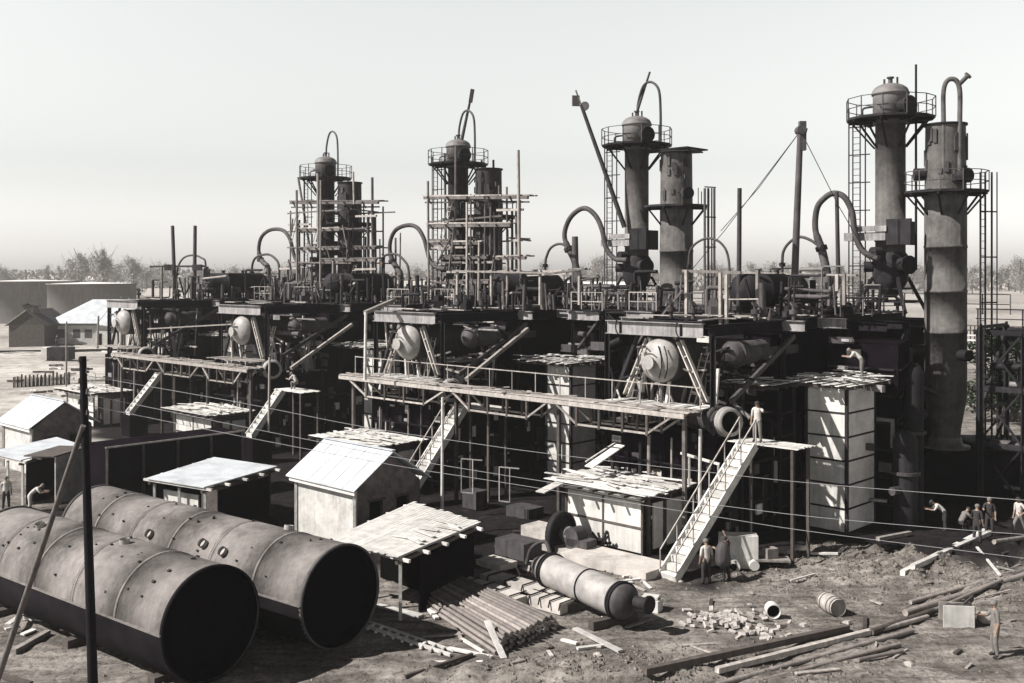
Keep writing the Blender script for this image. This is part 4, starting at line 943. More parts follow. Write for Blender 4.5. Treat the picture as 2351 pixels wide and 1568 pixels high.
# deck-top equipment: risers, rails, braces and pumps filling the skyline just above each deck
def deck_gear(i):
    rnd = random.Random(900+i*3)
    T = Thing('deck_equipment', 'crowded risers, pumps and short rails on the deck ' + WHERE[i], 'equipment', (0, 8, 9.8), i, 'deck equipment')
    for k in range(48):
        u, v = rnd.uniform(-3.2, 4.6 if i else 3.4), rnd.uniform(2, 18.8); h = rnd.uniform(.5, 2.2); w = rnd.choice((.05, .07, .1, .16)); T.part('riser', MB().cyl((u, v, 9.78), (u+rnd.uniform(-.15, .15), v, 9.8+h), w, n=7), rnd.choice((M['steel'], M['mid'], M['steel'], M['post'])))
    for k in range(14):
        u, v, z = rnd.uniform(-3.2, 2), rnd.uniform(4, 18.5), rnd.uniform(10.2, 11.6); L = rnd.uniform(.8, 3); T.part('cross_pipe', MB().cyl((u, v, z), (u+L, v+rnd.uniform(-1, 1), z+rnd.uniform(-.3, .3)), rnd.choice((.04, .07, .1)), n=7), rnd.choice((M['steel'], M['mid'], M['wood'])))
    for k in range(7):
        u, v = rnd.uniform(-3, 3.2), rnd.uniform(3, 18); s = rnd.uniform(.35, .7); T.part('pump', MB().box((u, v, 9.8+s*.4), (s*1.3, s, s*.8), rot=rnd.uniform(0, 3)).cyl((u, v-.4*s, 9.8+s), (u, v+.5*s, 9.8+s), s*.4, n=12), rnd.choice((M['steel'], M['mid'], M['black'])))
    for k in range(8):
        u, v = rnd.uniform(-3.2, 3), rnd.uniform(3, 18); T.part('strut', MB().bar((u, v, 9.8), (u+rnd.uniform(-1.5, 1.5), v, 9.8+rnd.uniform(1, 1.9)), .1), rnd.choice((M['steel'], M['mid'])))
    T = Thing('hanging_pipework', 'dark pipes, hangers and braces strung in the shade below the deck ' + WHERE[i], 'pipework', (0, 2, 6), i, 'pipework below the decks')
    for k in range(24):
        u, v, z = rnd.uniform(-3.2, 2.4), rnd.uniform(.2, 4.4), rnd.uniform(5.2, 9.1); L = rnd.uniform(.6, 3); q = rnd.random(); e = (u+L, v, z) if q < .45 else (u, v, max(5, z-L)) if q < .75 else (u+L*.7, v, z-L*.5)
        T.part('pipe', MB().cyl((u, v, z), e, rnd.choice((.04, .06, .1, .15)), n=8), rnd.choice((M['steel'], M['mid'], M['dome'], M['beam'], M['black'])))
    for k in range(8): u, v, z = rnd.uniform(-3.2, 2.6), rnd.uniform(-.4, 4.2), rnd.uniform(6.4, 9); T.part('plate', MB().box((u, v, z), (rnd.uniform(.3, 1.3), .06, rnd.uniform(.1, .35)), rot=rnd.uniform(-.3, .3)), rnd.choice((M['beam'], M['panel'], M['mid'])))
for i in range(4): deck_gear(i)

def annex(i):
    T = Thing('side_deck', 'stepped side deck with beam ends right of the main deck ' + WHERE[i], 'platform', (6, 9, 0), i, 'stepped side decks')
    rnd = random.Random(50+i)
    for a, b, v in ((4.2, 6.6, 8.2), (6.9, 8.9, 10.4)):
        T.part('front_beam', MB().ibeam((a, v, 9.4), (b, v, 9.4), .5, .3), M['beam'])
        for u in (a+.1, b-.1): T.part('post', MB().ibeam((u, v+.3, 0), (u, v+.3, 9.1), .26, .26), M['steel'])
        T.part('deck_plate', MB().ab((a, v+.2, 9.67), (b, v+3.4, 9.72)), M['steel'])
        T.part('brace', MB().bar((a+.1, v+.1, 6.8), (b-.2, v+.1, 9.1), .12), M['mid']); T.part('brace', MB().bar((a+.1, v+.1, 3.2), (b-.1, v+.1, 6.6), .1), M['wood'])
        T.part('cross_beam', MB().bar((a-.4, v+.05, 6.7), (b+.5, v+.05, 6.6), .16), M['mid'])
        m = MB()
        for k in range(4): u = a+(b-a)*k/3; m.bar((u, v+.3, 9.7), (u, v+.3, 10.8), .05)
        m.bar((a, v+.3, 10.25), (b, v+.3, 10.25), .045).bar((a, v+.3, 10.8), (b, v+.3, 10.8), .045); T.part('railing', m, M['wood'])
        for k in range(9): u, vv = rnd.uniform(a, b), rnd.uniform(v+.6, v+3); T.part('pipe', MB().cyl((u, vv, 9.72), (u+rnd.uniform(-.4, .6), vv, 9.8+rnd.uniform(.5, 1.8)), rnd.choice((.05, .09, .14)), n=7), rnd.choice((M['steel'], M['mid'], M['dome'])))
        for k in range(8): u, z = rnd.uniform(a, b), rnd.uniform(1, 8.8); T.part('hung_pipe', MB().cyl((u, v+.2, z), (u+rnd.uniform(.4, 1.6), v+.4, z+rnd.uniform(-.6, .6)), rnd.choice((.05, .1, .2)), n=8), rnd.choice((M['steel'], M['mid'], M['beam'], M['mid'])))
for i in (1, 2, 3): annex(i)
T = Thing('steel_trestle', 'black braced trestle under the ladder cage right of the broad bare column', 'trestle', (9.0, 18, 0), 0)
for (u, v) in ((7.8, 16.2), (10.0, 16.2), (12.2, 16.2), (7.8, 19.4), (10.0, 19.4), (12.2, 19.4)): T.part('post', MB().ibeam((u, v, 0), (u, v, 9.0), .26, .24), M['steel'])
for z in (3.1, 6.0, 8.9):
    for v in (16.2, 19.4): T.part('beam', MB().bar((7.6, v, z), (12.4, v, z), .2, .26), M['steel'])
    for u in (7.8, 10, 12.2): T.part('beam', MB().bar((u, 16.2, z), (u, 19.4, z), .16, .2), M['steel'])
    for a in (7.8, 10.0): T.part('brace', MB().bar((a, 16.2, z-2.8), (a+2.2, 16.2, z), .1), M['steel']); T.part('brace', MB().bar((a+2.2, 16.15, z-2.8), (a, 16.15, z), .1), M['steel'])
rnd = random.Random(5)
for k in range(26):
    u, v, z = rnd.uniform(7.8, 11.5), rnd.uniform(16.4, 19.2), rnd.uniform(.3, 9.0); L = rnd.uniform(.5, 2.2); q = rnd.random(); T.part('pipe', MB().cyl((u, v, z), (u+L, v, z) if q < .5 else (u, v, max(.1, z-L)), rnd.choice((.06, .1, .2, .3)), n=9), rnd.choice((M['steel'], M['mid'], M['black'], M['beam'])))
T.part('railing', MB().bar((7.7, 16.2, 10.1), (12.3, 16.2, 10.1), .06).bar((7.7, 16.2, 9.6), (12.3, 16.2, 9.6), .05).bar((7.8, 16.2, 9), (7.8, 16.2, 10.1), .06).bar((10, 16.2, 9), (10, 16.2, 10.1), .06).bar((12.2, 16.2, 9), (12.2, 16.2, 10.1), .06), M['steel'])
# ================================================================== THE YARD IN FRONT
# two big tank shells
AX = Vector((-.778, .628, 0)).normalized()
def tankshell(c, r, L, label, seams, seed):
    rnd = random.Random(seed); c = Vector(c); T = Thing('tank_shell', label, 'tank shell', (c.x, c.y, 0), None, 'open tank shells'); P = Vector((-AX.y, AX.x, 0)); Zu = Vector((0, 0, 1))
    m = MB(); prof = []; n = seams
    for k in range(n):
        a, b = L*k/n, L*(k+1)/n; e = .015 if k % 2 else 0; prof += [(a, r+e), (b, r+e)]
    m.lathe(c, AX, prof, 64, r=.5); T.part('shell', m, M['tank'])
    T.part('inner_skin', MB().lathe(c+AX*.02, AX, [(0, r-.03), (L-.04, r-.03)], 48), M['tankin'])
    T.part('partition', MB().cyl(c+AX*.5, c+AX*.56, r-.04, n=48), M['tankin'])  # added near-black disc; paints the shade inside the open mouth
    T.part('end_ring', MB().lathe(c-AX*.04, AX, [(0, r-.03), (0, r+.03), (.12, r+.03), (.12, r-.03)], 64, r=.6), M['belly'] if seed == 1 else M['mid'])
    T.part('end_ring', MB().lathe(c+AX*(L-.1), AX, [(0, r-.05), (0, r+.05), (.14, r+.05), (.14, r-.05)], 64, r=.2), M['mid'])
    def on(a, t, e=0): return c + AX*a - P*math.sin(t)*(r+e)*-1 + Zu*math.cos(t)*(r+e)
    def nor(t): return P*math.sin(t) + Zu*math.cos(t)
    for a, t in (NOZ1 if seed == 1 else NOZ2):
        q = on(a, t); T.part('nozzle', MB().cyl(q-nor(t)*.05, q+nor(t)*.16, .16, n=16, caps=False).cyl(q+nor(t)*.05, q+nor(t)*.06, .15, n=14), M['drum'])
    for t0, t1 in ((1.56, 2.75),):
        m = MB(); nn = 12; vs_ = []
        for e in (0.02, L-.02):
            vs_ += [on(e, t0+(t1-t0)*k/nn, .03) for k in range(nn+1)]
        m.add(vs_, [(k, k+1, nn+2+k, nn+1+k) for k in range(nn)], True, .5); T.part('tarred_belly', m, M['belly'])  # near-black strip along the shell below the seam
    for k in range(30):
        a, t = rnd.uniform(.8, L-1), rnd.uniform(-.5, 1.25); q = on(a, t); d = nor(t); w_ = rnd.uniform(.05, .12)
        T.part('lug', MB().bar(q-d*.02, q+d*rnd.uniform(.02, .08), w_, w_*.7), M['steel'])
    for k in range(1, n+1):
        e = L*k/n
        if k == n: break
        m = MB().lathe(c+AX*(e-.05), AX, [(0, r-.01), (0, r+.025), (.1, r+.025), (.1, r-.01)], 64, r=.3)
        for q in range(64):
            for o_ in (-.1, .1): m.box(on(e+o_, -1.3+q*.045, 0), (.035, .035, .035), r=.2)
        T.part('plate_joint', m, M['tank'])
    m = MB()                         # shallow bottom seam and welded angle
    for t in (1.45,): 
        m.bar(on(0, 1.53, .03), on(L, 1.53, .03), .1, .04)
    T.part('seam_angle', m, M['tank'])
    for a in (1.2, L*.5, L-1.4): T.part('cradle', MB().box(c+AX*a-Zu*(r-.02), (.35, r*1.5, .3), rot=math.atan2(AX.y, AX.x)), M['dwood'])
    return T
NOZ1 = [(9.0, .35), (4.4, .1)]
NOZ2 = [(4.3, .95), (5.5, .9), (8.6, 1.0), (3.0, -.2)]
tankshell((-8.78, 30.6, 1.72), 1.66, 12.2, 'nearest open riveted tank shell lying in front, dark mouth towards the camera', 5, 1)
tankshell((-5.45, 33.3, 1.68), 1.62, 14.6, 'longer open tank shell with nozzles and a rimmed mouth, behind the nearest one', 6, 2)

# power pole with strut, insulators and wires
YP = 26.0
T = Thing('power_pole', 'black leaning power pole with a slanting strut in front of the tank shells', 'pole', (D(218, 1568, YP).x+.03, YP, 0))
top = D(190, 818, YP); bot = D(219, 1700, YP); bot.z = -.3
T.part('post', MB().cyl(bot, top, .135, .085, 12), M['black'])
T.part('strut', MB().cyl(G(-22, 1610)+Vector((0, -.2, -.2)), D(196, 975, YP)-Vector((0, .12, 0)), .085, .065, 10), M['post'])
m = MB()
for k in range(6):
    p = D(183+(k % 2)*18, 832+k*24, YP-.05); m.cyl(p, p+Vector((0, 0, .13)), .05, .03, 8); m.bar(p-Vector((0, 0, .05)), Vector((top.x+.05, YP, p.z-.05)), .02)
T.part('insulator', m, M['mid'])
m = MB(); m.tube(smoothpath([D(200, 850, YP-.1), D(218, 858, YP-.1), D(216, 880, YP-.1), D(205, 872, YP-.1)]), .012, 5); m.tube(smoothpath([D(203, 900, YP-.1), D(212, 915, YP-.1), D(206, 925, YP-.1)]), .012, 5)
T.part('loose_wire', m, M['wire'])
for pts, lab in (([(196, 862), (549, 924), (834, 980), (1059, 1014), (1254, 1041), (1599, 1081), (1881, 1111), (2319, 1146), (2480, 1158)], 'topmost of the overhead wires crossing the yard from the power pole'),
            ([(197, 905), (549, 978), (735, 1015), (909, 1050), (1254, 1106), (1605, 1154), (1880, 1188), (2203, 1216), (2420, 1232)], 'middle overhead wire crossing in front of the nearest shed and stair'),
            ([(200, 930), (560, 1003), (909, 1069), (1098, 1099), (1244, 1122), (1647, 1187), (1802, 1212), (2006, 1239), (2420, 1290)], 'lowest of the overhead wires crossing the yard')):
    n = len(pts); P3 = [D(x, y, YP+4.5*(x-196)/2200) for x, y in pts]
    single('overhead_wire', MB().tube(smoothpath(P3, 4), .0075, 5, r=.5), M['wire'], lab, 'wire', P3[0], None, 'overhead wires')

# gabled huts
def hut(near, label, group, right):
    # near: near eave corner; long side towards -E1, gable towards E2
    c = Vector(near); T = Thing('gabled_hut', label, 'hut', (c.x, c.y, 0), None, group); L, Wd, ze, zr = 4.8, 4.1, 2.75, 4.25
    P = lambda u, v, z: Vector((c.x, c.y, 0)) + E1*u + E2*v + Vector((0, 0, z))
    m = MB(); m.slab(P(-L+.2, .25, ze+.0), P(-.2, .25, ze), P(-.2, .3, ze), P(-L+.2, .3, ze), ze)
    T.part('long_wall', m, M['plaster'])
    for u in (-L+.25, -.25): T.part('corner_post', MB().bar(P(u, .2, 0), P(u, .2, ze), .12), M['board'])
    T.part('fascia', MB().bar(P(-L, .02, ze+.0), P(0, .02, ze+.0), .05, .3), M['shadepanel'])
    # brick gable wall built round its two window openings
    ya, yb, zm = .3, Wd-.3, (zr-.12)
    w1, w2, zb, zt_ = (.95, 1.7), (2.45, 3.2), 1.05, 2.15
    m = MB()
    def gp(v0, v1, z0, z1): m.slab(P(-.2, v0, z1), P(-.2, v1, z1), P(-.42, v1, z1), P(-.42, v0, z1), z1-z0)
    gp(ya, w1[0], 0, ze); gp(w1[1], w2[0], zb, zt_); gp(w2[1], yb, 0, ze); gp(w1[0], w2[1], 0, zb); gp(w1[0], w2[1], zt_, ze)
    tri = [P(-.2, ya, ze), P(-.2, yb, ze), P(-.2, Wd/2, zm)]; m.add(tri+[p-E1*.22 for p in tri], [(0,1,2), (5,4,3), (0,3,4,1), (1,4,5,2), (2,5,3,0)])
    T.part('gable_wall', m, M['brick'])
    m2 = MB(); m2.slab(P(-L+.3, yb, ze), P(-.42, yb, ze), P(-.42, yb-.1, ze), P(-L+.3, yb-.1, ze), ze); m2.slab(P(-L+.3, .3, ze), P(-L+.4, .3, ze), P(-L+.4, yb-.1, ze), P(-L+.3, yb-.1, ze), ze)
    T.part('rear_wall', m2, M['brick'])
    for (a, b) in (w1, w2):
        q = T.part('window', MB().slab(P(-.38, a, zt_), P(-.38, b, zt_), P(-.42, b, zt_), P(-.42, a, zt_), zt_-zb), M['dark'])
        T.part('lintel', MB().bar(P(-.18, a-.1, zt_+.06), P(-.18, b+.1, zt_+.06), .06, .1), M['dwood'], q)
    a, b = P(-L-.15, -.08, ze+.08), P(.1, -.08, ze+.08); c_, d_ = P(.1, Wd/2, zr), P(-L-.15, Wd/2, zr)
    m = MB().slab(a, b, c_, d_, .05, r=.5)
    for k in range(1, 6): m.bar(a.lerp(b, k/6)+Vector((0, 0, .008)), d_.lerp(c_, k/6)+Vector((0, 0, .008)), .05, .02, r=.3)
    m.bar(a.lerp(d_, .5)+Vector((0, 0, .004)), b.lerp(c_, .5)+Vector((0, 0, .004)), .03, .012, r=.2); m.bar(d_+Vector((0, 0, .03)), c_+Vector((0, 0, .03)), .22, .03, r=.6)
    T.part('roof', m, M['metalroof'])
    T.part('roof', MB().slab(d_, c_, P(.1, Wd+.12, ze+.08), P(-L-.15, Wd+.12, ze+.08), .05, r=.4), M['metalroof'])
    return T
hut((-6.62, 43.9, 0), 'gabled hut with bright metal roof and grey brick end, in front of the second staircase', 'gabled huts', 1)
hut((-28.3, 61.3, 0), 'gabled hut with bright metal roof at the left edge, smaller in view', 'gabled huts', 0)

def flatroof(name, label, poly, z, th, posts, m_roof, cat='shelter', boards=0, rails=True, walls=()):
    P = [G(x, y, z) for x, y in poly]; c = sum(P, Vector())/4; T = Thing(name, label, cat, (c.x, c.y, 0), None, 'flat-roofed shelters')
    if boards:
        ex = (P[1]-P[0]); ey = (P[3]-P[0]); m = MB(); n = boards
        for k in range(n):
            a = P[0].lerp(P[1], (k+.5)/n); b = P[3].lerp(P[2], (k+.5)/n); d = (b-a).normalized(); s = ex.length/n
            m.bar(a-d*U(0, .2)+Vector((0, 0, U(0, .008))), b+d*U(0, .25)+Vector((0, 0, U(0, .008))), s-.003, .03, r=U(.4, .7))
        m.slab(*[p-Vector((0, 0, .03)) for p in P], .02, r=.5)
        for k in range(9): a = P[1].lerp(P[2], U(.15, .95)).lerp(P[0].lerp(P[3], .5), U(0, .25)); d = (P[2]-P[3]).normalized()*U(.5, 1.1)+(P[2]-P[1]).normalized()*U(-.3, .3); m.bar(a-d+Vector((0, 0, .06)), a+d*.6+Vector((0, 0, .09)), .16, .03)
        T.part('board_roof', m, m_roof)
    else: T.part('roof_sheet', MB().slab(*P, .05), m_roof)
    m = MB()
    for k in range(5): a = P[0].lerp(P[3], (k+.1)/4.3)-Vector((0, 0, .12)); b = P[1].lerp(P[2], (k+.1)/4.3)-Vector((0, 0, .12)); e = (b-a).normalized(); m.bar(a-e*.3, b+e*.4, .1)
    T.part('rafter', m, M['board'])
    m = MB()
    for s in (.04, .96): a = P[0].lerp(P[1], s)-Vector((0, 0, .24)); b = P[3].lerp(P[2], s)-Vector((0, 0, .24)); m.bar(a, b, .12)
    T.part('beam', m, M['dwood'])
    for (s, q) in ((.06, .06), (.94, .06), (.06, .94), (.94, .94), (.5, .06)):
        a = P[0].lerp(P[1], s).lerp(P[3].lerp(P[2], s), q); m = MB().bar((a.x, a.y, 0), (a.x, a.y, z-.3), .11); T.part('post', m, M['board'] if q < .5 else M['dwood'])
    for w_ in walls:
        a, b, h0, h1, mm = w_; p = P[0].lerp(P[1], a[0]).lerp(P[3].lerp(P[2], a[0]), a[1]); q = P[0].lerp(P[1], b[0]).lerp(P[3].lerp(P[2], b[0]), b[1])
        T.part('wall', MB().bar(Vector((p.x, p.y, (h0+h1)/2)), Vector((q.x, q.y, (h0+h1)/2)), .06, h1-h0), M[mm])
    return T
flatroof('flat_roofed_shelter', 'flat sheet-roofed shelter between the long tank shell and the gabled hut', [(337, 1097), (468, 1118), (637, 1070), (492, 1049)], 2.5, .05, 1, M['metalroof'], walls=(((.15, .12), (.75, .12), .3, 1.9, 'panel'), ((.0, .8), (.9, .8), .1, 2.1, 'dwood'), ((.97, .2), (.97, .9), .0, 2.1, 'furn')))
flatroof('flat_roofed_shelter', 'board-covered shelter in front of the gabled hut, by the rimmed tank mouth', [(757, 1238), (917, 1278), (1100, 1201), (945, 1154)], 2.3, .05, 1, M['board'], boards=22, walls=(((.05, .55), (.95, .55), .0, 2.0, 'dark'), ((.97, .25), (.97, .95), .0, 1.9, 'furn')))
flatroof('flat_roofed_shelter', 'sheet-roofed lean-to joined to the left gabled hut at the picture edge', [(-30, 1038), (48, 1056), (186, 1020), (130, 1003)], 2.4, .05, 1, M['metalroof'], walls=(((.1, .6), (.95, .6), 0, 2.1, 'dark'), ((.97, .1), (.97, .95), .0, 2.1, 'furn')))
p = G(128, 1162); q = G(199, 1135)
T = Thing('white_hut', 'tall blank white wall behind the power pole and the tank shells', 'hut', ((p.x+q.x)/2, (p.y+q.y)/2, 0))
dq = Vector((q.x-p.x, q.y-p.y, 0)); bk = Vector((-dq.y, dq.x, 0)).normalized()*1.7
T.part('front_wall', MB().slab(Vector((p.x, p.y, 2.5)), Vector((q.x, q.y, 2.5)), Vector((q.x, q.y, 2.5))+bk*.04, Vector((p.x, p.y, 2.5))+bk*.04, 2.5), M['plaster'])
T.part('side_wall', MB().slab(Vector((q.x, q.y, 2.5))+bk*.05, Vector((q.x, q.y, 2.5))+bk, Vector((q.x, q.y, 2.5))+bk-dq*.04, Vector((q.x, q.y, 2.5))+bk*.05-dq*.04, 2.5), M['plaster'])
T.part('roof', MB().slab(Vector((p.x, p.y, 2.58))-dq*.05, Vector((q.x, q.y, 2.58))+dq*.05, Vector((q.x, q.y, 2.58))+bk+dq*.05, Vector((p.x, p.y, 2.58))+bk-dq*.05, .06), M['dwood'])
# black rear sheds behind the huts
for (px, py, L, h, lab, dv) in ((556, 1129, 7.6, 3.3, 'long black shed wall left of the flat sheet-roofed shelter', 1.4), (255, 1160, 1, 1, None, 0)):
    if lab is None: continue
    p = G(px, py); T = Thing('black_shed', lab, 'shed', (p.x, p.y, 0))
    P = lambda u, v, z: Vector((p.x, p.y, z)) + E1*u + E2*v
    T.part('wall', MB().slab(P(0, 0, h), P(0, -L, h), P(-2.4, -L, h), P(-2.4, 0, h), h), M['furn'])
    T.part('roof_edge', MB().bar(P(.06, .1, h+.03), P(.06, -L-.1, h+.03), .05, .08), M['wood'])
    for k in range(5): T.part('wall_post', MB().bar(P(.05, -L*k/4, 0), P(.05, -L*k/4, h), .12), M['dwood'])

# machine bed, flywheel and odd castings in front of the nearest shed
p = G(1288, 1262); T = Thing('flywheel_engine', 'engine with a dark half-sunk flywheel beside the nearest white shed', 'engine', (p.x, p.y, 0))
d = Vector((.75, -.66, 0)).normalized(); c = p+Vector((0, 0, .72)); sd_ = Vector((-d.y, d.x, 0))
T.part('flywheel', MB().lathe(c-d*.14, d, [(0, .78), (0, .93), (.28, .93), (.28, .78), (0, .78)], 28), M['steel'])
T.part('wheel_web', MB().cyl(c-d*.03, c+d*.03, .8, n=28), M['steel'])
T.part('hub', MB().cyl(c-d*.5, c+d*.55, .2, n=14).cyl(c+d*.3, c+d*.55, .36, n=16), M['dome'])
T.part('crankcase', MB().box(c+d*1.1-Vector((0, 0, .3)), (1.1, .7, .5), rot=math.atan2(d.y, d.x)).cyl(c+d*.8+sd_*.35, c+d*.8-sd_*.35, .4, n=18), M['mid'])
T.part('bed', MB().box(c-Vector((0, 0, .6))+d*.4, (3.0, 1.2, .24), rot=math.atan2(d.y, d.x)), M['conc'])
T = Thing('iron_casting', 'spiky dark iron casting standing on the slab by the white shed', 'casting', G(1380, 1262))
c = G(1380, 1262); m = MB()
for k in range(7): a = k*.9; m.bar(c+Vector((0, 0, .25)), c+Vector((.45*math.cos(a), .3*math.sin(a), .3+.5*abs(math.sin(a*1.3)))), .09)
T.part('arms', m, M['steel']); T.part('base', MB().cyl(c, c+Vector((0, 0, .5)), .16, .1), M['mid'])
RB = math.atan2(E1.y, E1.x)
def block(px, py, dims, m, lab, rot=RB, z=0, name='concrete_block', cat='block', grp='concrete blocks'):
    p = G(px, py, z); T = Thing(name, lab, cat, p, None, grp)
    T.part('body', MB().box(p+Vector((0, 0, dims[2]/2)), dims, rot=rot), m); return T, p
block(1415, 1300, (4.4, 1.9, .35), M['conc'], 'broad pale concrete slab between the white shed and the foot of the nearest stair')
block(1247, 1243, (1.6, 1.2, .7), M['conc'], 'grey block just left of the flywheel engine')
block(1190, 1275, (1.7, 1.1, .7), M['mid'], 'rust-dark block left of the engine bed')
block(1205, 1185, (1.5, 1.1, .5), M['mid'], 'dark block in the shade before the black furnace wall')
block(1090, 1165, (1.0, .8, .9), M['mid'], 'mottled grey box beside the pole near the second stair')
block(1140, 1300, (1.4, 1.0, .25), M['conc'], 'flat pale block at the shadow edge above the pipe stack')
T, p = block(1497, 1402, (.62, .5, .42), M['panel'], 'small white box with a loose lid beside the finished round vessel', rot=-.5, name='wooden_box', cat='box', grp=None)
T.part('lid', MB().box(p+Vector((-.03, .08, .48)), (.56, .44, .07), rot=-.35), M['panel'])
# slabs with reinforcing bars behind the pipe stack
for k, (px, py, rt, lab) in enumerate(((1195, 1358, RB, 'long pale slab with rods across it, left of the round vessel'), (1130, 1372, RB, 'second pale slab lying between the rod-topped slab and the pipe stack'), (1255, 1394, RB+.03, 'short pale slab nearest the round vessel'))):
    p = G(px, py); T = Thing('concrete_beam', lab, 'beam', p, None, 'pale slabs'); L = (3.6, 3.2, 1.9)[k]
    T.part('body', MB().box(p+Vector((0, 0, .2)), (L, .8, .36), rot=rt), M['conc']); m = MB()
    for q in range(4): s = Vector((math.cos(rt), math.sin(rt), 0)); n_ = Vector((-s.y, s.x, 0)); cc = p + s*(-L/2+.5+q*L/4); m.tube([cc-n_*.5+Vector((0, 0, .2)), cc-n_*.42+Vector((0, 0, .43)), cc+n_*.45+Vector((0, 0, .43))], .03, 6)
    T.part('rod', m, M['steel'])
# round vessel lying on sleepers
a = Vector((3.72, 35.2, .92)); b_ = Vector((1.35, 39.0, .92)); d = (b_-a).normalized(); Lv = (b_-a).length; r = .60
T = Thing('lying_vessel', 'pale banded cylindrical vessel with a rounded dark end lying on sleepers in the yard', 'vessel', (2.5, 37, 0))
T.part('shell', MB().lathe(a, d, [(0, r), (Lv, r)], 40, r=.6), M['drum'])
T.part('head', MB().lathe(a, -d, [(.0, r)]+[(.44*math.sin(t), r*math.cos(t)) for t in [R(x) for x in (15, 30, 45, 60, 75, 89)]], 40, r=.4), M['mid'])
T.part('head', MB().lathe(b_, d, [(0, r)]+[(.35*math.sin(t), r*math.cos(t)) for t in [R(x) for x in (20, 40, 60, 89)]], 30, r=.4), M['mid'])
for s, nm in ((.0, 'flange'), (.12, 'flange'), (Lv*.43, 'band'), (Lv-.3, 'flange'), (Lv-.15, 'flange')):
    w_ = .06 if nm == 'flange' else .04; T.part(nm, MB().lathe(a+d*(s-w_/2), d, [(0, r), (0, r+w_), (w_, r+w_), (w_, r)], 40, r=.2), M['steel'])
m = MB().cyl(a-d*.3+Vector((.25, -.1, .1)), a-d*.75+Vector((.38, -.12, .12)), .2, n=16).cyl(a-d*.72+Vector((.37, -.12, .12)), a-d*.8+Vector((.39, -.12, .12)), .3, n=16).cyl(a-d*.35+Vector((-.15, .1, -.2)), a-d*.55+Vector((-.18, .1, -.22)), .09, n=10)
T.part('nozzle', m, M['steel'])
m = MB().cyl(b_+d*.3, b_+d*.7, .2, n=14).cyl(b_+d*.6, b_+d*.68, .32, n=14); m.tube(smoothpath([b_+Vector((.1, .2, .5)), b_+Vector((-.1, .5, .9)), b_+Vector((-.6, .7, .6)), b_+Vector((-.8, .7, 0))]), .08, 8)
T.part('tail_pipe', m, M['mid'])
for s in (.5, Lv*.55, Lv-.6): q = a+d*s; T.part('sleeper', MB().box((q.x, q.y, .14), (.3, 1.9, .28), rot=math.atan2(d.y, d.x)), M['dwood'])
# stack of pipes, each pipe a thing of its own
FAR0, FAR1, NR0, NR1 = G(968, 1392), G(1066, 1345), G(1132, 1505), G(1286, 1440)
pp = None; cnt = 0
rndp = random.Random(3)
for lay in range(4):
    n = 15-lay
    for k in range(n):
        s = (k+.5+lay*.5)/15.0; a = NR0.lerp(NR1, s); b = FAR0.lerp(FAR1, s); z = .075+lay*.125; j = rndp.uniform(-.12, .12); dd = (b-a).normalized()
        a = a+dd*j+Vector((0, 0, z)); b = b+dd*rndp.uniform(-.3, .3)+Vector((0, 0, z)); rr = rndp.uniform(.062, .072)
        lab = {0: 'rusty pipe in the bottom layer of the pipe stack', 1: 'rusty pipe inside the second layer of the pipe stack', 2: 'rusty pipe inside the third layer of the pipe stack', 3: 'rusty pipe in the top layer of the pipe stack'}[lay]
        m = MB().cyl(a, b, rr, n=10, caps=False).cyl(a+dd*.02, a+dd*.03, rr*.8, n=8)
        single('steel_pipe', MB().cyl(a, b, rr, n=10), M['pipe'], lab, 'pipe', a, None, 'pipes of the stack, layer %s' % ['one', 'two', 'three', 'four'][lay])
def stick(name, lab, cat, a, b, w, m, z=.05, za=None, zb=None, grp=None, h=None, rnd=False):
    p = G(*a, z if za is None else za); q = G(*b, z if zb is None else zb)
    if za is None: p.z = gh(p.x, p.y)+z
    if zb is None: q.z = gh(q.x, q.y)+z
    mb = MB().cyl(p, q, w/2, n=10) if rnd else MB().bar(p, q, w, h or w)
    return single(name, mb, m, lab, cat, p, None, grp)
stick('leaning_plank', 'pale plank propped on the near side of the pipe stack', 'plank', (1118, 1425), (1157, 1512), .2, M['board'], za=.75, zb=.03, h=.05)
for k, (a, b, w_, lab) in enumerate((((1320, 1440), (1425, 1498), .2, 'pale plank lying below the round vessel'), ((1325, 1488), (1395, 1478), .16, 'short pale board crossing the plank below the round vessel'),
        ((1030, 1492), (1130, 1520), .14, 'splintered board at the near corner of the pipe stack'), ((1060, 1468), (1110, 1500), .1, 'thin offcut beside the pipe stack'), ((866, 1388), (968, 1412), .26, 'stout timber running from the shelter post towards the pipe stack'),
        ((1290, 1462), (1325, 1475), .12, 'offcut under the pipe mouths'), ((1380, 1418), (1410, 1420), .12, 'offcut beneath the vessel'), ((985, 1398), (1003, 1420), .16, 'stub of timber under the near end of the shelter beam'),
        ((1430, 1325), (1500, 1318), .14, 'loose board at the foot of the stair slab'), ((1390, 1340), (1470, 1330), .12, 'second loose board behind the round vessel'))):
    stick('loose_plank', lab, 'plank', a, b, w_, M['board'], .06, grp='loose planks in the yard', h=.07)
# ladder lying at the tank mouth
T = Thing('lying_ladder', 'wooden ladder lying in front of the rimmed tank mouth', 'ladder', G(840, 1440))
a1, a2, b1, b2 = G(838, 1436, .1), G(1035, 1504, .1), G(850, 1428, .1), G(1042, 1494, .1)
T.part('rail', MB().bar(a1, a2, .09), M['board']); T.part('rail', MB().bar(b1, b2, .07), M['board'])
for k in range(9): s = (k+.6)/9.6; x = a1.lerp(a2, s); y = b1.lerp(b2, s); dd = (x-y).normalized(); T.part('rung', MB().bar(y, x+dd*.22, .08), M['board'])
stick('long_bar', 'thin bar lying along the bottom edge below the tank shadow', 'bar', (930, 1566), (1085, 1530), .1, M['dwood'], grp=None)
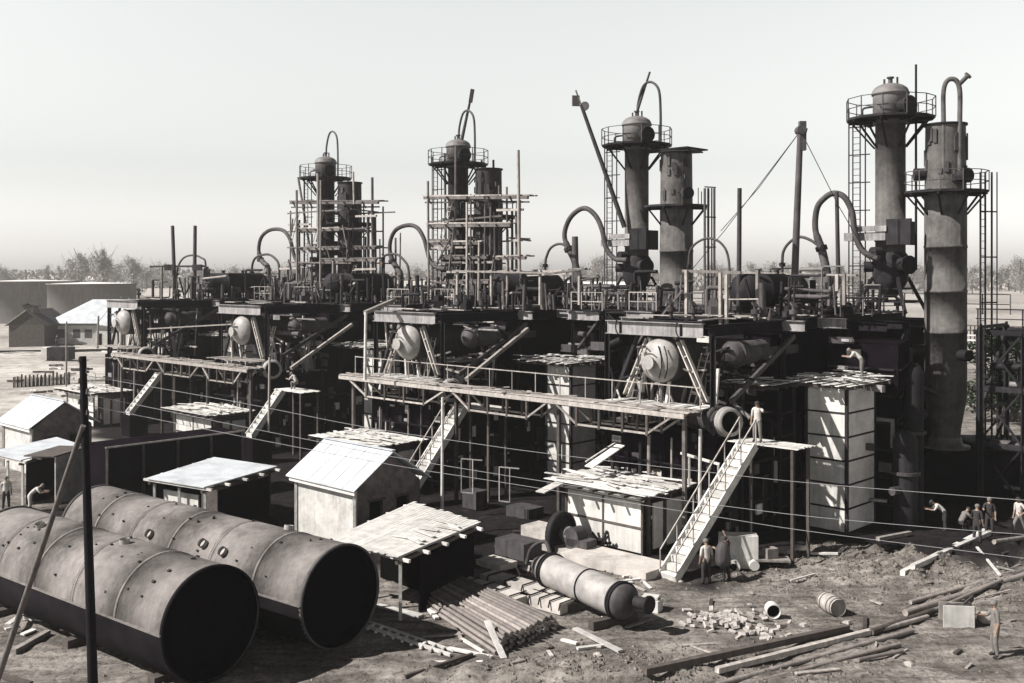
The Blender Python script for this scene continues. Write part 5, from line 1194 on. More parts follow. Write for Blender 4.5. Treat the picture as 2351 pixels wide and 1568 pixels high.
# barrels
def barrel(px, py, ax, L, r, lab, hollow):
    p = G(px, py); p.z = gh(p.x, p.y); d = Vector(ax).normalized(); c = p+Vector((0, 0, r-.02)); T = Thing('barrel' if not hollow else 'pipe_ring', lab, 'barrel' if not hollow else 'pipe', p)
    T.part('body', MB().lathe(c-d*L/2, d, [(L*k/8, r*(.88+.12*math.sin(math.pi*k/8))) for k in range(9)] if not hollow else [(0, r), (L, r), (L, r-.03), (0.05, r-.03)], 28, r=.6), M['wood'] if not hollow else M['panel'])
    if not hollow:
        T.part('lid', MB().cyl(c-d*(L/2-.02), c-d*(L/2-.05), r*.86, n=24), M['conc']); T.part('lid', MB().cyl(c+d*(L/2-.02), c+d*(L/2-.05), r*.86, n=24), M['wood'])
        for s in (-.42, -.22, .22, .42): rr = r*(.88+.12*math.cos(s*math.pi))+.012; T.part('hoop', MB().lathe(c+d*(s*L-.02), d, [(0, rr-.02), (0, rr), (.04, rr), (.04, rr-.02)], 28), M['mid'])
    else: T.part('inside', MB().cyl(c-d*.02, c+d*.02, r-.035, n=20), M['dark'])
barrel(1908, 1408, (.25, -1, 0), .95, .34, 'wooden barrel with hoops lying on the bare soil', False)
barrel(1774, 1422, (-.05, -1, 0), .42, .25, 'short white pipe ring lying left of the barrel', True)
# bricks
bm_ = MB().box((0, 0, 0), (.26, .13, .085), r=.6).mesh('loose_brick'); rb = random.Random(9); nb = 0
for k in range(120):
    if k < 80: px, py = rb.gauss(1668, 36), rb.gauss(1428, 11)
    elif k < 112: px, py = rb.gauss(1755, 42), rb.gauss(1462, 13)
    else: px, py = rb.uniform(1560, 1950), rb.uniform(1400, 1480)
    p = G(px, py); z = gh(p.x, p.y)+.04+(rb.uniform(0, .14) if k < 80 else 0)
    o = link('loose_brick', bm_, None); 
    if not bm_.materials: bm_.materials.append(M['redbrick']); 
    o.location = (p.x, p.y, z); o.rotation_euler = (rb.uniform(-.4, .4), rb.uniform(-.4, .4), rb.uniform(0, 3.1)); s = rb.uniform(.8, 1.25); o.scale = (s, s, s)
    props(o, ('loose brick in the heap right of the white box' if k < 80 else 'loose brick scattered by the small pipe ring'), 'brick', 'bricks of the heap' if k < 80 else 'scattered bricks')
# clods of broken soil: countless
m = MB(); rc = random.Random(21)
for k in range(6500):
    if rc.random() < .55: x, y = rc.gauss(15.5, 4.5), rc.gauss(42.5, 2.6)
    elif rc.random() < .5: x, y = rc.uniform(-14, 22), rc.uniform(27, 45)
    else: x, y = rc.gauss(4.5, 3), rc.gauss(31.2, 1.2)
    if yard_shade(x, y) > .8: continue
    s = rc.uniform(.02, .09)*(1.6 if rc.random() < .06 else 1); z = gh(x, y)
    vs_ = [Vector((x+s*rc.uniform(.6, 1.3)*a, y+s*rc.uniform(.6, 1.3)*b, z+s*rc.uniform(.3, .9)*c)) for a, b, c in ((1, 0, 0), (0, 1, 0), (-1, 0, 0), (0, -1, 0), (0, 0, 1), (0, 0, -1))]
    m.add(vs_, [(0,1,4), (1,2,4), (2,3,4), (3,0,4), (1,0,5), (2,1,5), (3,2,5), (0,3,5)], False, rc.random())
single('soil_clods', m, M['clod'], 'crumbled clods of dry soil strewn over the bare yard', 'soil', (0, 0, 0), kind='stuff')
# long bars, logs and rails at lower right
GR = 'long beams and logs at lower right'
for a, b, w_, h_, mm, rd, lab in (
    ((1480, 1567), (1946, 1451), .20, .20, 'dwood', 0, 'dark long beam, farthest of the bundle reaching the bottom edge'),
    ((1646, 1549), (2000, 1455), .18, .16, 'wood', 0, 'pale long beam second in the bundle near the bottom edge'),
    ((1646, 1567), (2096, 1451), .16, .2, 'pipe', 1, 'round rusty pipe in the middle of the bundle near the bottom edge'),
    ((1690, 1567), (2066, 1484), .14, .14, 'pipe', 1, 'thinner rusty pipe, nearest of the bundle at the bottom edge'),
    ((2000, 1457), (2143, 1402), .22, .22, 'dwood', 1, 'dark log ending beside the white crate'),
    ((2020, 1452), (2130, 1418), .16, .16, 'wood', 1, 'pale pole lying along the dark log beside the white crate'),
    ((2090, 1379), (2284, 1334), .17, .17, 'pipe', 1, 'uppermost round log behind the white crate'),
    ((2078, 1406), (2351, 1327), .24, .24, 'pipe', 1, 'thick round log running to the right edge behind the white crate'),
    ((2140, 1400), (2300, 1348), .14, .14, 'pipe', 1, 'thin log tucked under the thick one at right'),
    ((2072, 1325), (2262, 1221), .2, .2, 'board', 0, 'upper of two pale timbers slanting up to the men at right'),
    ((2095, 1322), (2275, 1224), .2, .2, 'board', 0, 'lower of two pale timbers slanting up to the men at right'),
    ((2282, 1270), (2365, 1246), .2, .2, 'wood', 1, 'log end lying at the right edge below the timbers'),
    ((2300, 1282), (2370, 1262), .14, .14, 'dwood', 1, 'dark log end at the right edge'),
    ((2243, 1277), (2296, 1330), .1, .06, 'board', 0, 'short pale stick between the timbers and the thick log'),
    ((1970, 1519), (2072, 1500), .12, .12, 'pipe', 1, 'short rusty rod below the bundle'),
    ((1770, 1284), (1990, 1228), .0, .0, 'board', 0, None),
    ((2015, 1237), (2090, 1222), .2, .16, 'wood', 0, 'short timber at the foot of the brightest white shaft'),
    ((1815, 1340), (1872, 1333), .08, .05, 'board', 0, 'thin lath beside the two men at the stair'),
    ((1856, 1280), (1924, 1286), .14, .08, 'board', 0, 'bright lath lying in the black yard')):
    if lab: stick('long_timber' if mm in ('wood', 'dwood', 'board') else 'long_pipe', lab, 'timber' if mm != 'pipe' else 'pipe', a, b, w_, M[mm], w_*.45+.03, h=h_, rnd=bool(rd), grp=GR)
# white crate at right with odds and ends
p = G(2205, 1442); T = Thing('white_crate', 'white board crate among the logs, beside the man at lower right', 'crate', p)
T.part('front_panel', MB().box(p+Vector((-.05, 0, .38)), (1.0, .05, .74), rot=-.12), M['panel'])
T.part('side_panel', MB().box(p+Vector((.52, .35, .36)), (.05, .75, .68), rot=-.12), M['dwood'])
T.part('rear_panel', MB().box(p+Vector((.1, .75, .34)), (1.0, .05, .6), rot=-.12), M['wood'])
T.part('scrap', MB().box(p+Vector((.25, .35, .6)), (.5, .3, .2), rot=.3).box(p+Vector((-.2, .3, .55)), (.3, .3, .3), rot=.8).bar(p+Vector((.1, .3, .6)), p+Vector((.6, .4, .95)), .07), M['mid'])
p = G(2262, 1432); T = Thing('tarred_sack', 'pale rounded sack lying between the crate and the man', 'sack', p); T.part('body', MB().lathe(p+Vector((-.3, 0, .22)), (1, -.1, 0), [(0, .02), (.06, .15), (.2, .22), (.45, .2), (.6, .12), (.66, .02)], 12), M['wood'])
# whitish cabinet and gear behind the two men
p = G(1700, 1312); T = Thing('equipment_cabinet', 'pale boxy cabinet behind the two men by the nearest stair', 'cabinet', p)
T.part('body', MB().box(p+Vector((0, .4, .75)), (1.5, .7, 1.3), rot=-.1), M['panel']); T.part('gear', MB().cyl(p+Vector((-.35, -.35, .28)), p+Vector((-.3, -.15, .28)), .26, n=16).cyl(p+Vector((.5, -.3, .3)), p+Vector((.5, 0, .3)), .2), M['panel']); T.part('wheel', MB().cyl(p+Vector((-.36, -.38, .28)), p+Vector((-.35, -.36, .28)), .14, n=12), M['dark'])
T.part('shelf', MB().box(p+Vector((1.2, .2, .45)), (1.6, .7, .08), rot=-.1).box(p+Vector((1.25, .2, .7)), (.5, .4, .4), rot=.3), M['wood'])
# lumber heap at far left bottom
rl = random.Random(4)
for k in range(12):
    a = (rl.uniform(40, 150), rl.uniform(1395, 1462)); b = (a[0]+rl.uniform(-70, 60), a[1]+rl.uniform(-25, 38)); stick('scrap_board', 'splintered board in the lumber heap under the nearest tank shell', 'plank', a, b, rl.uniform(.1, .22), M['board'], rl.uniform(.04, .4), grp='boards of the lumber heap', h=.05)
stick('prop_pole', 'dark prop lying at the lower left corner', 'pole', (4, 1548), (72, 1575), .12, M['dwood'])
stick('prop_pole', 'board edge with a dark underside lying left of the bare mound', 'plank', (30, 1500), (110, 1455), .2, M['wood'])
# rail on posts on the nearest shed roof, small frames against the black wall
T = Thing('roof_handrail', 'pale handrail standing on the roof of the nearest shed', 'handrail', G(1565, 1075, 2.7))
a, b = D(1563, 1040, 45.6), D(1652, 1066, 44.6); T.part('rail', MB().bar(a, b, .1), M['board'])
for s, y in ((.22, 1120), (.97, 1130)): q = a.lerp(b, s); T.part('post', MB().bar(q, Vector((q.x, q.y, 2.75)), .08), M['board'])
for k, (x0, x1, y0, y1, lab) in enumerate(((1059, 1085, 1053, 1130, 'pale door frame leaning on the black wall behind the gabled hut'), (1146, 1170, 1072, 1150, 'second pale door frame on the black wall, farther right'))):
    Yd = 51.5 - k*1.2; T = Thing('door_frame', lab, 'frame', D(x0, y1, Yd), None, 'empty door frames'); w_ = .05
    for a, b in (((x0, y0), (x0, y1)), ((x1, y0+3), (x1, y1+3)), ((x0, y0), (x1+22, y0+4)), ((x0, y1), (x1, y1+3))): T.part('bar', MB().bar(D(*a, Yd), D(*b, Yd), w_), M['board'])
# leaning ladder on the nearest drum
T = Thing('leaning_ladder', 'pale ladder leaning against the nearest round drum end', 'ladder', W(1478, 918, -2.2)); a0, a1 = W(1466, 920, -2.5), W(1515, 795, -1.5); b0, b1 = W(1484, 922, -2.5), W(1535, 797, -1.5)
T.part('rail', MB().bar(a0, a1, .07), M['board']); T.part('rail', MB().bar(b0, b1, .07), M['board'])
for k in range(7): s = (k+.5)/7.2; T.part('rung', MB().bar(a0.lerp(a1, s), b0.lerp(b1, s), .05), M['board'])
# bundle of boards leaning at the shed
for k, (a, b, Yd, lab) in enumerate((((1352, 1072), (1425, 1022), 46.8, 'broad pale board sloping up behind the roof of the nearest shed'), ((1345, 1060), (1415, 1015), 47.5, 'thin batten above the sloping board'), ((1240, 1130), (1305, 1098), 45.5, 'pale board jutting left of the nearest shed eaves'))):
    p, q = D(*a, Yd), D(*b, Yd+1.5); single('sloping_board', MB().bar(p, q, .1 if k == 1 else .5, .05), M['board'], lab, 'board', p)

# scattered timber and rubble over the open yard
rs = random.Random(61); GY = 'scraps of timber strewn over the yard'
for k in range(70):
    px, py = rs.choice(((rs.uniform(880, 1500), rs.uniform(1330, 1560)), (rs.uniform(1500, 2350), rs.uniform(1290, 1560)), (rs.uniform(1150, 1330), rs.uniform(1215, 1330)), (rs.uniform(1400, 1500), rs.uniform(1300, 1350))))
    p = G(px, py)
    if (Vector((p.x, p.y, 0))-Vector((2.6, 37, 0))).length < 2.2: continue
    p.z = gh(p.x, p.y)+.04; a = rs.uniform(0, 3.1); L = rs.uniform(.25, 1.5); d = Vector((math.cos(a), math.sin(a), 0))*L/2; q1, q2 = p-d, p+d; q1.z = gh(q1.x, q1.y)+.05; q2.z = gh(q2.x, q2.y)+.05
    single('timber_scrap', MB().bar(q1, q2, rs.uniform(.05, .16), .04), M[rs.choice(('board', 'wood', 'wood', 'dwood'))], 'scrap of timber strewn on the bare soil of the yard', 'scrap', p, None, GY)
for k in range(26):
    px, py = rs.uniform(1180, 2340), rs.uniform(1300, 1560); p = G(px, py)
    if (Vector((p.x, p.y, 0))-Vector((2.6, 37, 0))).length < 2.2: continue
    s = rs.uniform(.06, .2); p.z = gh(p.x, p.y)+s*.3; m = MB(); m.lathe(p-Vector((0, 0, s*.5)), (rs.uniform(-.3, .3), rs.uniform(-.3, .3), 1), [(0, s*.7), (s*.4, s), (s*.8, s*.6), (s, .01)], 6, False)
    single('stone', m, M['wood' if k % 3 else 'clod'], 'stone lying on the bare soil of the yard', 'stone', p, None, 'stones on the yard')
# ================================================================== BEHIND THE ROW
def storage(px, pyb, r, h, label):
    p = G(px, pyb); T = Thing('storage_tank', label, 'tank', p, None, 'round storage tanks')
    T.part('shell', MB().lathe(p, (0, 0, 1), [(0, r), (h, r), (h, r+.25), (h+.3, r+.25), (h+.3, r-.1)], 64, r=.5), M['far'])
    T.part('roof', MB().lathe(p+Vector((0, 0, h+.25)), (0, 0, 1), [(0, r), (.35, .05)], 64, r=.9), M['shadepanel'])
storage(212, 752, 9.0, 9.3, 'round storage tank behind the white-roofed hall, nearer of the two')
storage(75, 738, 10.5, 9.6, 'round storage tank at the left, partly hidden by the nearer one')
storage(-60, 735, 9, 9.0, 'round storage tank cut by the left picture edge')
# white roofed hall
T = Thing('white_hall', 'long hall with a bright white hipped roof and small windows at left', 'hall', G(170, 792))
c = G(108, 792); Yh = c.y; ex = Vector((1, -.06, 0)).normalized(); ey = Vector((-ex.y, ex.x, 0))
P = lambda u, v, z: Vector((c.x, c.y, z)) + ex*u + ey*v
T.part('front_wall', MB().slab(P(0, 0, 3.5), P(15.5, 0, 3.5), P(15.5, .3, 3.5), P(0, .3, 3.5), 3.5), M['plaster'])
T.part('end_wall', MB().slab(P(0, .3, 3.5), P(.3, .3, 3.5), P(.3, 9, 3.5), P(0, 9, 3.5), 3.5), M['shadepanel'])
m = MB(); m.slab(P(-.3, -.4, 3.6), P(8.6, -.4, 3.6), P(9.4, 5.2, 7.4), P(5.3, 5.2, 7.4), .15); m.slab(P(8.7, -.5, 3.5), P(18.5, -1.5, 2.3), P(18.5, 5.2, 7.4), P(9.5, 5.2, 7.4), .15); m.slab(P(5.3, 5.2, 7.4), P(18.5, 5.2, 7.4), P(18.5, 10, 3.6), P(-.3, 10, 3.6), .15)
T.part('roof', m, M['metalroof'])
T.part('annex_wall', MB().slab(P(8.8, -1.2, 2.4), P(18, -1.2, 2.2), P(18, -1, 2.2), P(8.8, -1, 2.4), 2.3), M['plaster'])
for u in (1.8, 4.4, 6.4): T.part('window', MB().slab(P(u, -.03, 2.6), P(u+1.2, -.03, 2.6), P(u+1.2, .02, 2.6), P(u, .02, 2.6), 1.4), M['mid'])
T.part('door', MB().slab(P(9.1, -1.25, 2.0), P(9.8, -1.25, 2.0), P(9.8, -1.15, 2.0), P(9.1, -1.15, 2.0), 1.9), M['dark'])
T.part('fascia', MB().slab(P(-.3, -.45, 3.58), P(8.6, -.45, 3.58), P(8.6, -.42, 3.58), P(-.3, -.42, 3.58), .3), M['mid'])
# dark cupola shed
T = Thing('dark_shed', 'dark gabled shed with a little roof cupola at left behind the yard', 'shed', G(60, 797)); c = G(16, 797); P = lambda u, v, z: Vector((c.x+u, c.y+v, z)); Wd = 6.3
T.part('wall', MB().ab(P(.3, 0, 0), P(Wd-.3, 9, 3.6)), M['dwood'])
g = [P(0, 0, 3.6), P(Wd, 0, 3.6), P(Wd/2, 0, 5.9)]; T.part('gable', MB().add(g+[q+Vector((0, 9, 0)) for q in g], [(0,1,2), (5,4,3), (0,3,4,1)]), M['dwood'])
T.part('roof', MB().slab(P(-.3, -.3, 3.5), P(Wd/2, -.3, 6.0), P(Wd/2, 9.3, 6.0), P(-.3, 9.3, 3.5), .12), M['wood'])
T.part('roof', MB().slab(P(Wd/2, -.3, 6.0), P(Wd+.3, -.3, 3.5), P(Wd+.3, 9.3, 3.5), P(Wd/2, 9.3, 6.0), .12), M['mid'])
T.part('cupola', MB().ab(P(Wd/2-.8, .5, 5.2), P(Wd/2+.8, 2.5, 6.7)).slab(P(Wd/2-1.1, .3, 6.65), P(Wd/2, .3, 7.1), P(Wd/2, 2.7, 7.1), P(Wd/2-1.1, 2.7, 6.65), .1).slab(P(Wd/2, .3, 7.1), P(Wd/2+1.1, .3, 6.65), P(Wd/2+1.1, 2.7, 6.65), P(Wd/2, 2.7, 7.1), .1), M['dwood'])
def cottage(px, pyb, w, d, ze, zr, mw, mr, label):
    p = G(px, pyb); T = Thing('far_building', label, 'building', p, None, 'low buildings beyond the plant'); P = lambda u, v, z: p + Vector((u, v, z))
    T.part('wall', MB().ab(P(-w/2, 0, 0), P(w/2, d, ze)), M[mw])
    T.part('roof', MB().slab(P(-w/2-.4, -.4, ze), P(w/2+.4, -.4, ze), P(w/2+.4, d/2, zr), P(-w/2-.4, d/2, zr), .15).slab(P(-w/2-.4, d/2, zr), P(w/2+.4, d/2, zr), P(w/2+.4, d+.4, ze), P(-w/2-.4, d+.4, ze), .15), M[mr])
    for k in range(max(2, int(w/3))): u = -w/2+(k+.5)*w/max(2, int(w/3)); T.part('window', MB().ab(P(u-.45, -.04, ze*.35), P(u+.45, .02, ze*.75)), M['dark'])
for a in ((222, 668, 14, 8, 7, 9.5, 'plaster', 'shadepanel', 'pale hazy building above the nearer storage tank, left one'), (275, 672, 16, 8, 5, 8, 'plaster', 'metalroof', 'pale hazy building above the nearer storage tank, right one'),
          (330, 722, 6, 7, 3, 5.3, 'plaster', 'wood', 'small gabled house just right of the storage tanks'), (370, 706, 11, 7, 4, 6.5, 'shadepanel', 'wood', 'low house behind the two bare poles'), (405, 712, 9, 7, 3.5, 5.5, 'plaster', 'conc', 'low pale house between the two bare poles'),
          (6, 700, 12, 8, 4, 6, 'shadepanel', 'mid', 'grey hazy building at the left edge beyond the tanks'), (700, 700, 18, 8, 5, 7, 'shadepanel', 'conc', 'low hazy building seen under the left scaffolding'), (955, 690, 26, 8, 6, 8.5, 'plaster', 'conc', 'long hazy building left of the centre scaffolding'),
          (1370, 690, 30, 8, 6.5, 8, 'plaster', 'shadepanel', 'long pale building behind the arch pipe right of centre'), (1750, 686, 30, 8, 6, 8, 'shadepanel', 'conc', 'hazy building behind the rigging mast')): cottage(*a)
# bare hazy trees of the skyline
def crown_mesh(seed, w, h):
    r = random.Random(seed); m = MB(); cl = [(r.gauss(0, w*.28), r.gauss(0, w*.28), h*(.35+.45*r.random()), r.uniform(.12, .24)*w) for _ in range(12)]
    for x, y, z, s in cl:
        for _ in range(150):
            p = Vector((r.gauss(x, s*1.0), r.gauss(y, s*1.0), min(h*1.02, r.gauss(z, s*1.2)))); a, b = r.uniform(0, 6.28), r.uniform(0, 6.28); L = r.uniform(.25, .6)
            d = Vector((math.cos(a)*math.cos(b), math.sin(a)*math.cos(b), abs(math.sin(b))))*L; e = Vector((-d.y, d.x, r.uniform(-.2, .2)))*.55
            m.add([p-d-e*.4, p+d*.2-e, p+d+e*.2, p-d*.1+e], [(0, 1, 2, 3)])
    return m
def trunk(h, r0, seed):
    r = random.Random(seed); m = MB(); m.tube([(0, 0, -.5), (.05, 0, h*.35), (.1, .1, h*.85)], [r0, r0*.7, r0*.15], 7)
    for k in range(7):
        a = r.uniform(0, 6.3); z = h*r.uniform(.3, .65); L = h*r.uniform(.15, .3); m.tube([(.05, 0, z), (math.cos(a)*L*.6, math.sin(a)*L*.6, z+L*.8), (math.cos(a)*L, math.sin(a)*L, z+L*1.5)], [r0*.35, r0*.2, .03], 5)
    return m
protos = []
for k, (w_, h_) in enumerate(((7, 15), (5.5, 18), (9, 14), (3.5, 17))):
    T = Thing('bare_tree', 'tree', 'tree', (0, 0, 0), None, 'hazy trees of the skyline'); T.part('trunk', trunk(h_, .35, k), M['dwood']); T.part('crown', crown_mesh(k+50, w_, h_), M['leaf']); protos.append(T.o)
rt = random.Random(8)
spots = []
for k in range(120):
    px = rt.uniform(-40, 2400); Yt = rt.uniform(560, 700); sc = rt.uniform(.8, 1.3)
    if px < 420: sc *= 1.05
    if 150 < px < 260: sc *= 1.2; Yt = rt.uniform(520, 600)
    spots.append((px, Yt, sc))
for k, (px, Yt, sc) in enumerate(spots):
    o = protos[k % 4]; X = (px-CX)/FPX*Yt; lab = 'faint bare tree in the hazy treeline ' + ('above the storage tanks' if px < 320 else 'behind the refinery row' if px < 2200 else 'at the right edge of the skyline')
    if k < 4: o.location = (X, Yt, 0); o.scale = (sc,)*3; o['label'] = lab; o['group'] = 'hazy trees ' + lab.split('treeline ')[-1].replace('at the', 'at') if False else 'hazy trees of the skyline'
    else: dup(o, (X, Yt, 0), rt.uniform(0, 6), lab, sc)
for o in list(COL.objects):
    if o.parent is None and o.get('category') == 'tree' and o.get('label', '').startswith('faint'): o['group'] = 'hazy trees ' + o['label'].split('treeline ')[1]
# far-off wood that reads as one mass
m = MB(); rw = random.Random(15)
for k in range(22000):
    x = rw.uniform(-520, 520); y = 700+rw.gauss(0, 14)+30*noise.noise((x*.01, 0, 0)); z = rw.random()**1.25*(11+7*noise.noise((x*.02, 4, 0))+3.5*noise.noise((x*.13, 9, 0))); s = rw.uniform(.6, 1.7)
    a = rw.uniform(0, 3.1); d = Vector((math.cos(a), math.sin(a), rw.uniform(-.3, .3)))*s; e = Vector((0, rw.uniform(-.3, .3), 1))*s; p = Vector((x, y, z+1)); m.add([p-d-e*.5, p+d-e*.4, p+d*.5+e, p-d*.8+e*.7], [(0, 1, 2, 3)])
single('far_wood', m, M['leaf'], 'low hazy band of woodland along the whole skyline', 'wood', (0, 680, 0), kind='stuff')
# fence and rail track at left
T = Thing('picket_fence', 'low rough picket fence on the light ground at left', 'fence', G(100, 888))
for k in range(15): x = 32+k*9; p = G(x, 890-k*.6); T.part('post', MB().bar(p, p+Vector((0, 0, 1.25+U(-.2, .1))), .14), M['dwood'])
p, q = G(30, 890), G(160, 881)
m = MB()
for k in range(46): a = p.lerp(q, k/45); m.bar(a, a+Vector((0, .05, U(.8, 1.2))), .13, .03)
T.part('picket', m, M['wood'])
a, b = G(-60, 812), G(300, 806)
T = Thing('rail_track', 'light railway track on sleepers crossing the far yard at left', 'track', (a+b)/2)
for s in (0, 1.5): T.part('rail', MB().bar(a+Vector((0, s, .22)), b+Vector((0, s, .22)), .08, .16), M['steel'])
m = MB()
for k in range(46): p = a.lerp(b, k/45); m.box(p+Vector((0, .75, .08)), (.28, 2.4, .16))
T.part('sleeper', m, M['dwood'])
rr = random.Random(31)
for k in range(26):
    px, py = rr.uniform(10, 330), rr.uniform(800, 925); p = G(px, py); s = rr.uniform(.5, 1.6); m = MB()
    for j in range(3): m.box(p+Vector((rr.uniform(-s, s), rr.uniform(-s, s), .15)), (rr.uniform(.3, 1.8)*s, .25, .2), rot=rr.uniform(-.5, .8))
    single('lumber_scrap', m, M['board'] if k % 3 else M['dwood'], 'scrap of lumber lying on the light ground left of the row', 'scrap', p, None, 'lumber scraps on the left yard')
T = Thing('small_wagon', 'small dark box wagon on the far yard with a figure on top', 'wagon', G(140, 828)); p = G(140, 828)
T.part('body', MB().box(p+Vector((0, 0, 1.0)), (3.0, 2, 1.7)), M['steel']); T.part('end_panel', MB().box(p+Vector((-1.9, 0, 1.0)), (.8, 1.9, 1.6)), M['shadepanel']); T.part('wheel', MB().cyl(p+Vector((-.8, -1.05, .35)), p+Vector((-.8, -.95, .35)), .35).cyl(p+Vector((.8, -1.05, .35)), p+Vector((.8, -.95, .35)), .35), M['black'])
# right background: board wall with bars, added bush shape, rubble bank
p, q = G(2190, 790), G(2420, 800); T = Thing('open_fence', 'long horizontal-railed fence behind the ladder cage at right', 'fence', (p+q)/2)
for k in range(24): a = p.lerp(q, k/23); T.part('post', MB().bar(a, a+Vector((0, 0, 3.2)), .16), M['dwood'])
for z in (.8, 1.6, 2.4, 3.2): T.part('rail', MB().bar(p+Vector((0, -.1, z)), q+Vector((0, -.1, z)), .16, .24), M['panel'] if z in (1.6, .8) else M['dwood'])
c = D(2330, 835, 84); T = Thing('green_bush', 'broad dark green bush at the right edge behind the ladder cage', 'bush', (c.x, c.y, 0))  # added leafy shape standing for a dark green patch of unclear origin
m = MB(); rg = random.Random(77); cl = [(rg.gauss(0, 1.7), rg.gauss(0, 1.3), rg.uniform(1.2, 7.0), rg.uniform(1.0, 1.5)) for _ in range(34)]
for k in range(15000):
    x, y, z, s = cl[k % 34]; d = Vector((rg.gauss(0, 1), rg.gauss(0, 1), rg.gauss(0, 1))).normalized()*s*rg.uniform(.45, 1.05); p = Vector((c.x+x, c.y+y, max(.1, z))) + d; a = rg.uniform(0, 6.3); L = rg.uniform(.12, .24)
    e = Vector((math.cos(a), math.sin(a), rg.uniform(-.5, .5)))*L; f = Vector((-e.y, e.x, rg.uniform(-.1, .1)))*.6; m.add([p-e, p+f, p+e, p-f], [(0, 1, 2, 3)])
T.part('foliage', m, M['green']); T.part('stem', MB().tube([(c.x, c.y, 0), (c.x, c.y, 3)], [.2, .08], 7).tube([(c.x, c.y, .5), (c.x+1.2, c.y, 3)], [.12, .05], 6).tube([(c.x, c.y, .5), (c.x-1.2, c.y+.4, 3)], [.12, .05], 6), M['dwood'])
T = Thing('black_shed', 'low black shed below the ladder cage at the right edge', 'shed', G(2320, 1140)); p = G(2270, 1145)
T.part('wall', MB().ab((p.x, p.y+1.5, 0), (p.x+9, p.y+4, 2.6)), M['furn']); T.part('roof', MB().ab((p.x-.2, p.y+1.3, 2.62), (p.x+9.2, p.y+4.2, 2.72)), M['black'])
for k in range(4): T.part('door', MB().ab((p.x+.6+k*1.7, p.y+1.42, .1), (p.x+1.5+k*1.7, p.y+1.47, 2.0)), M['steel'])

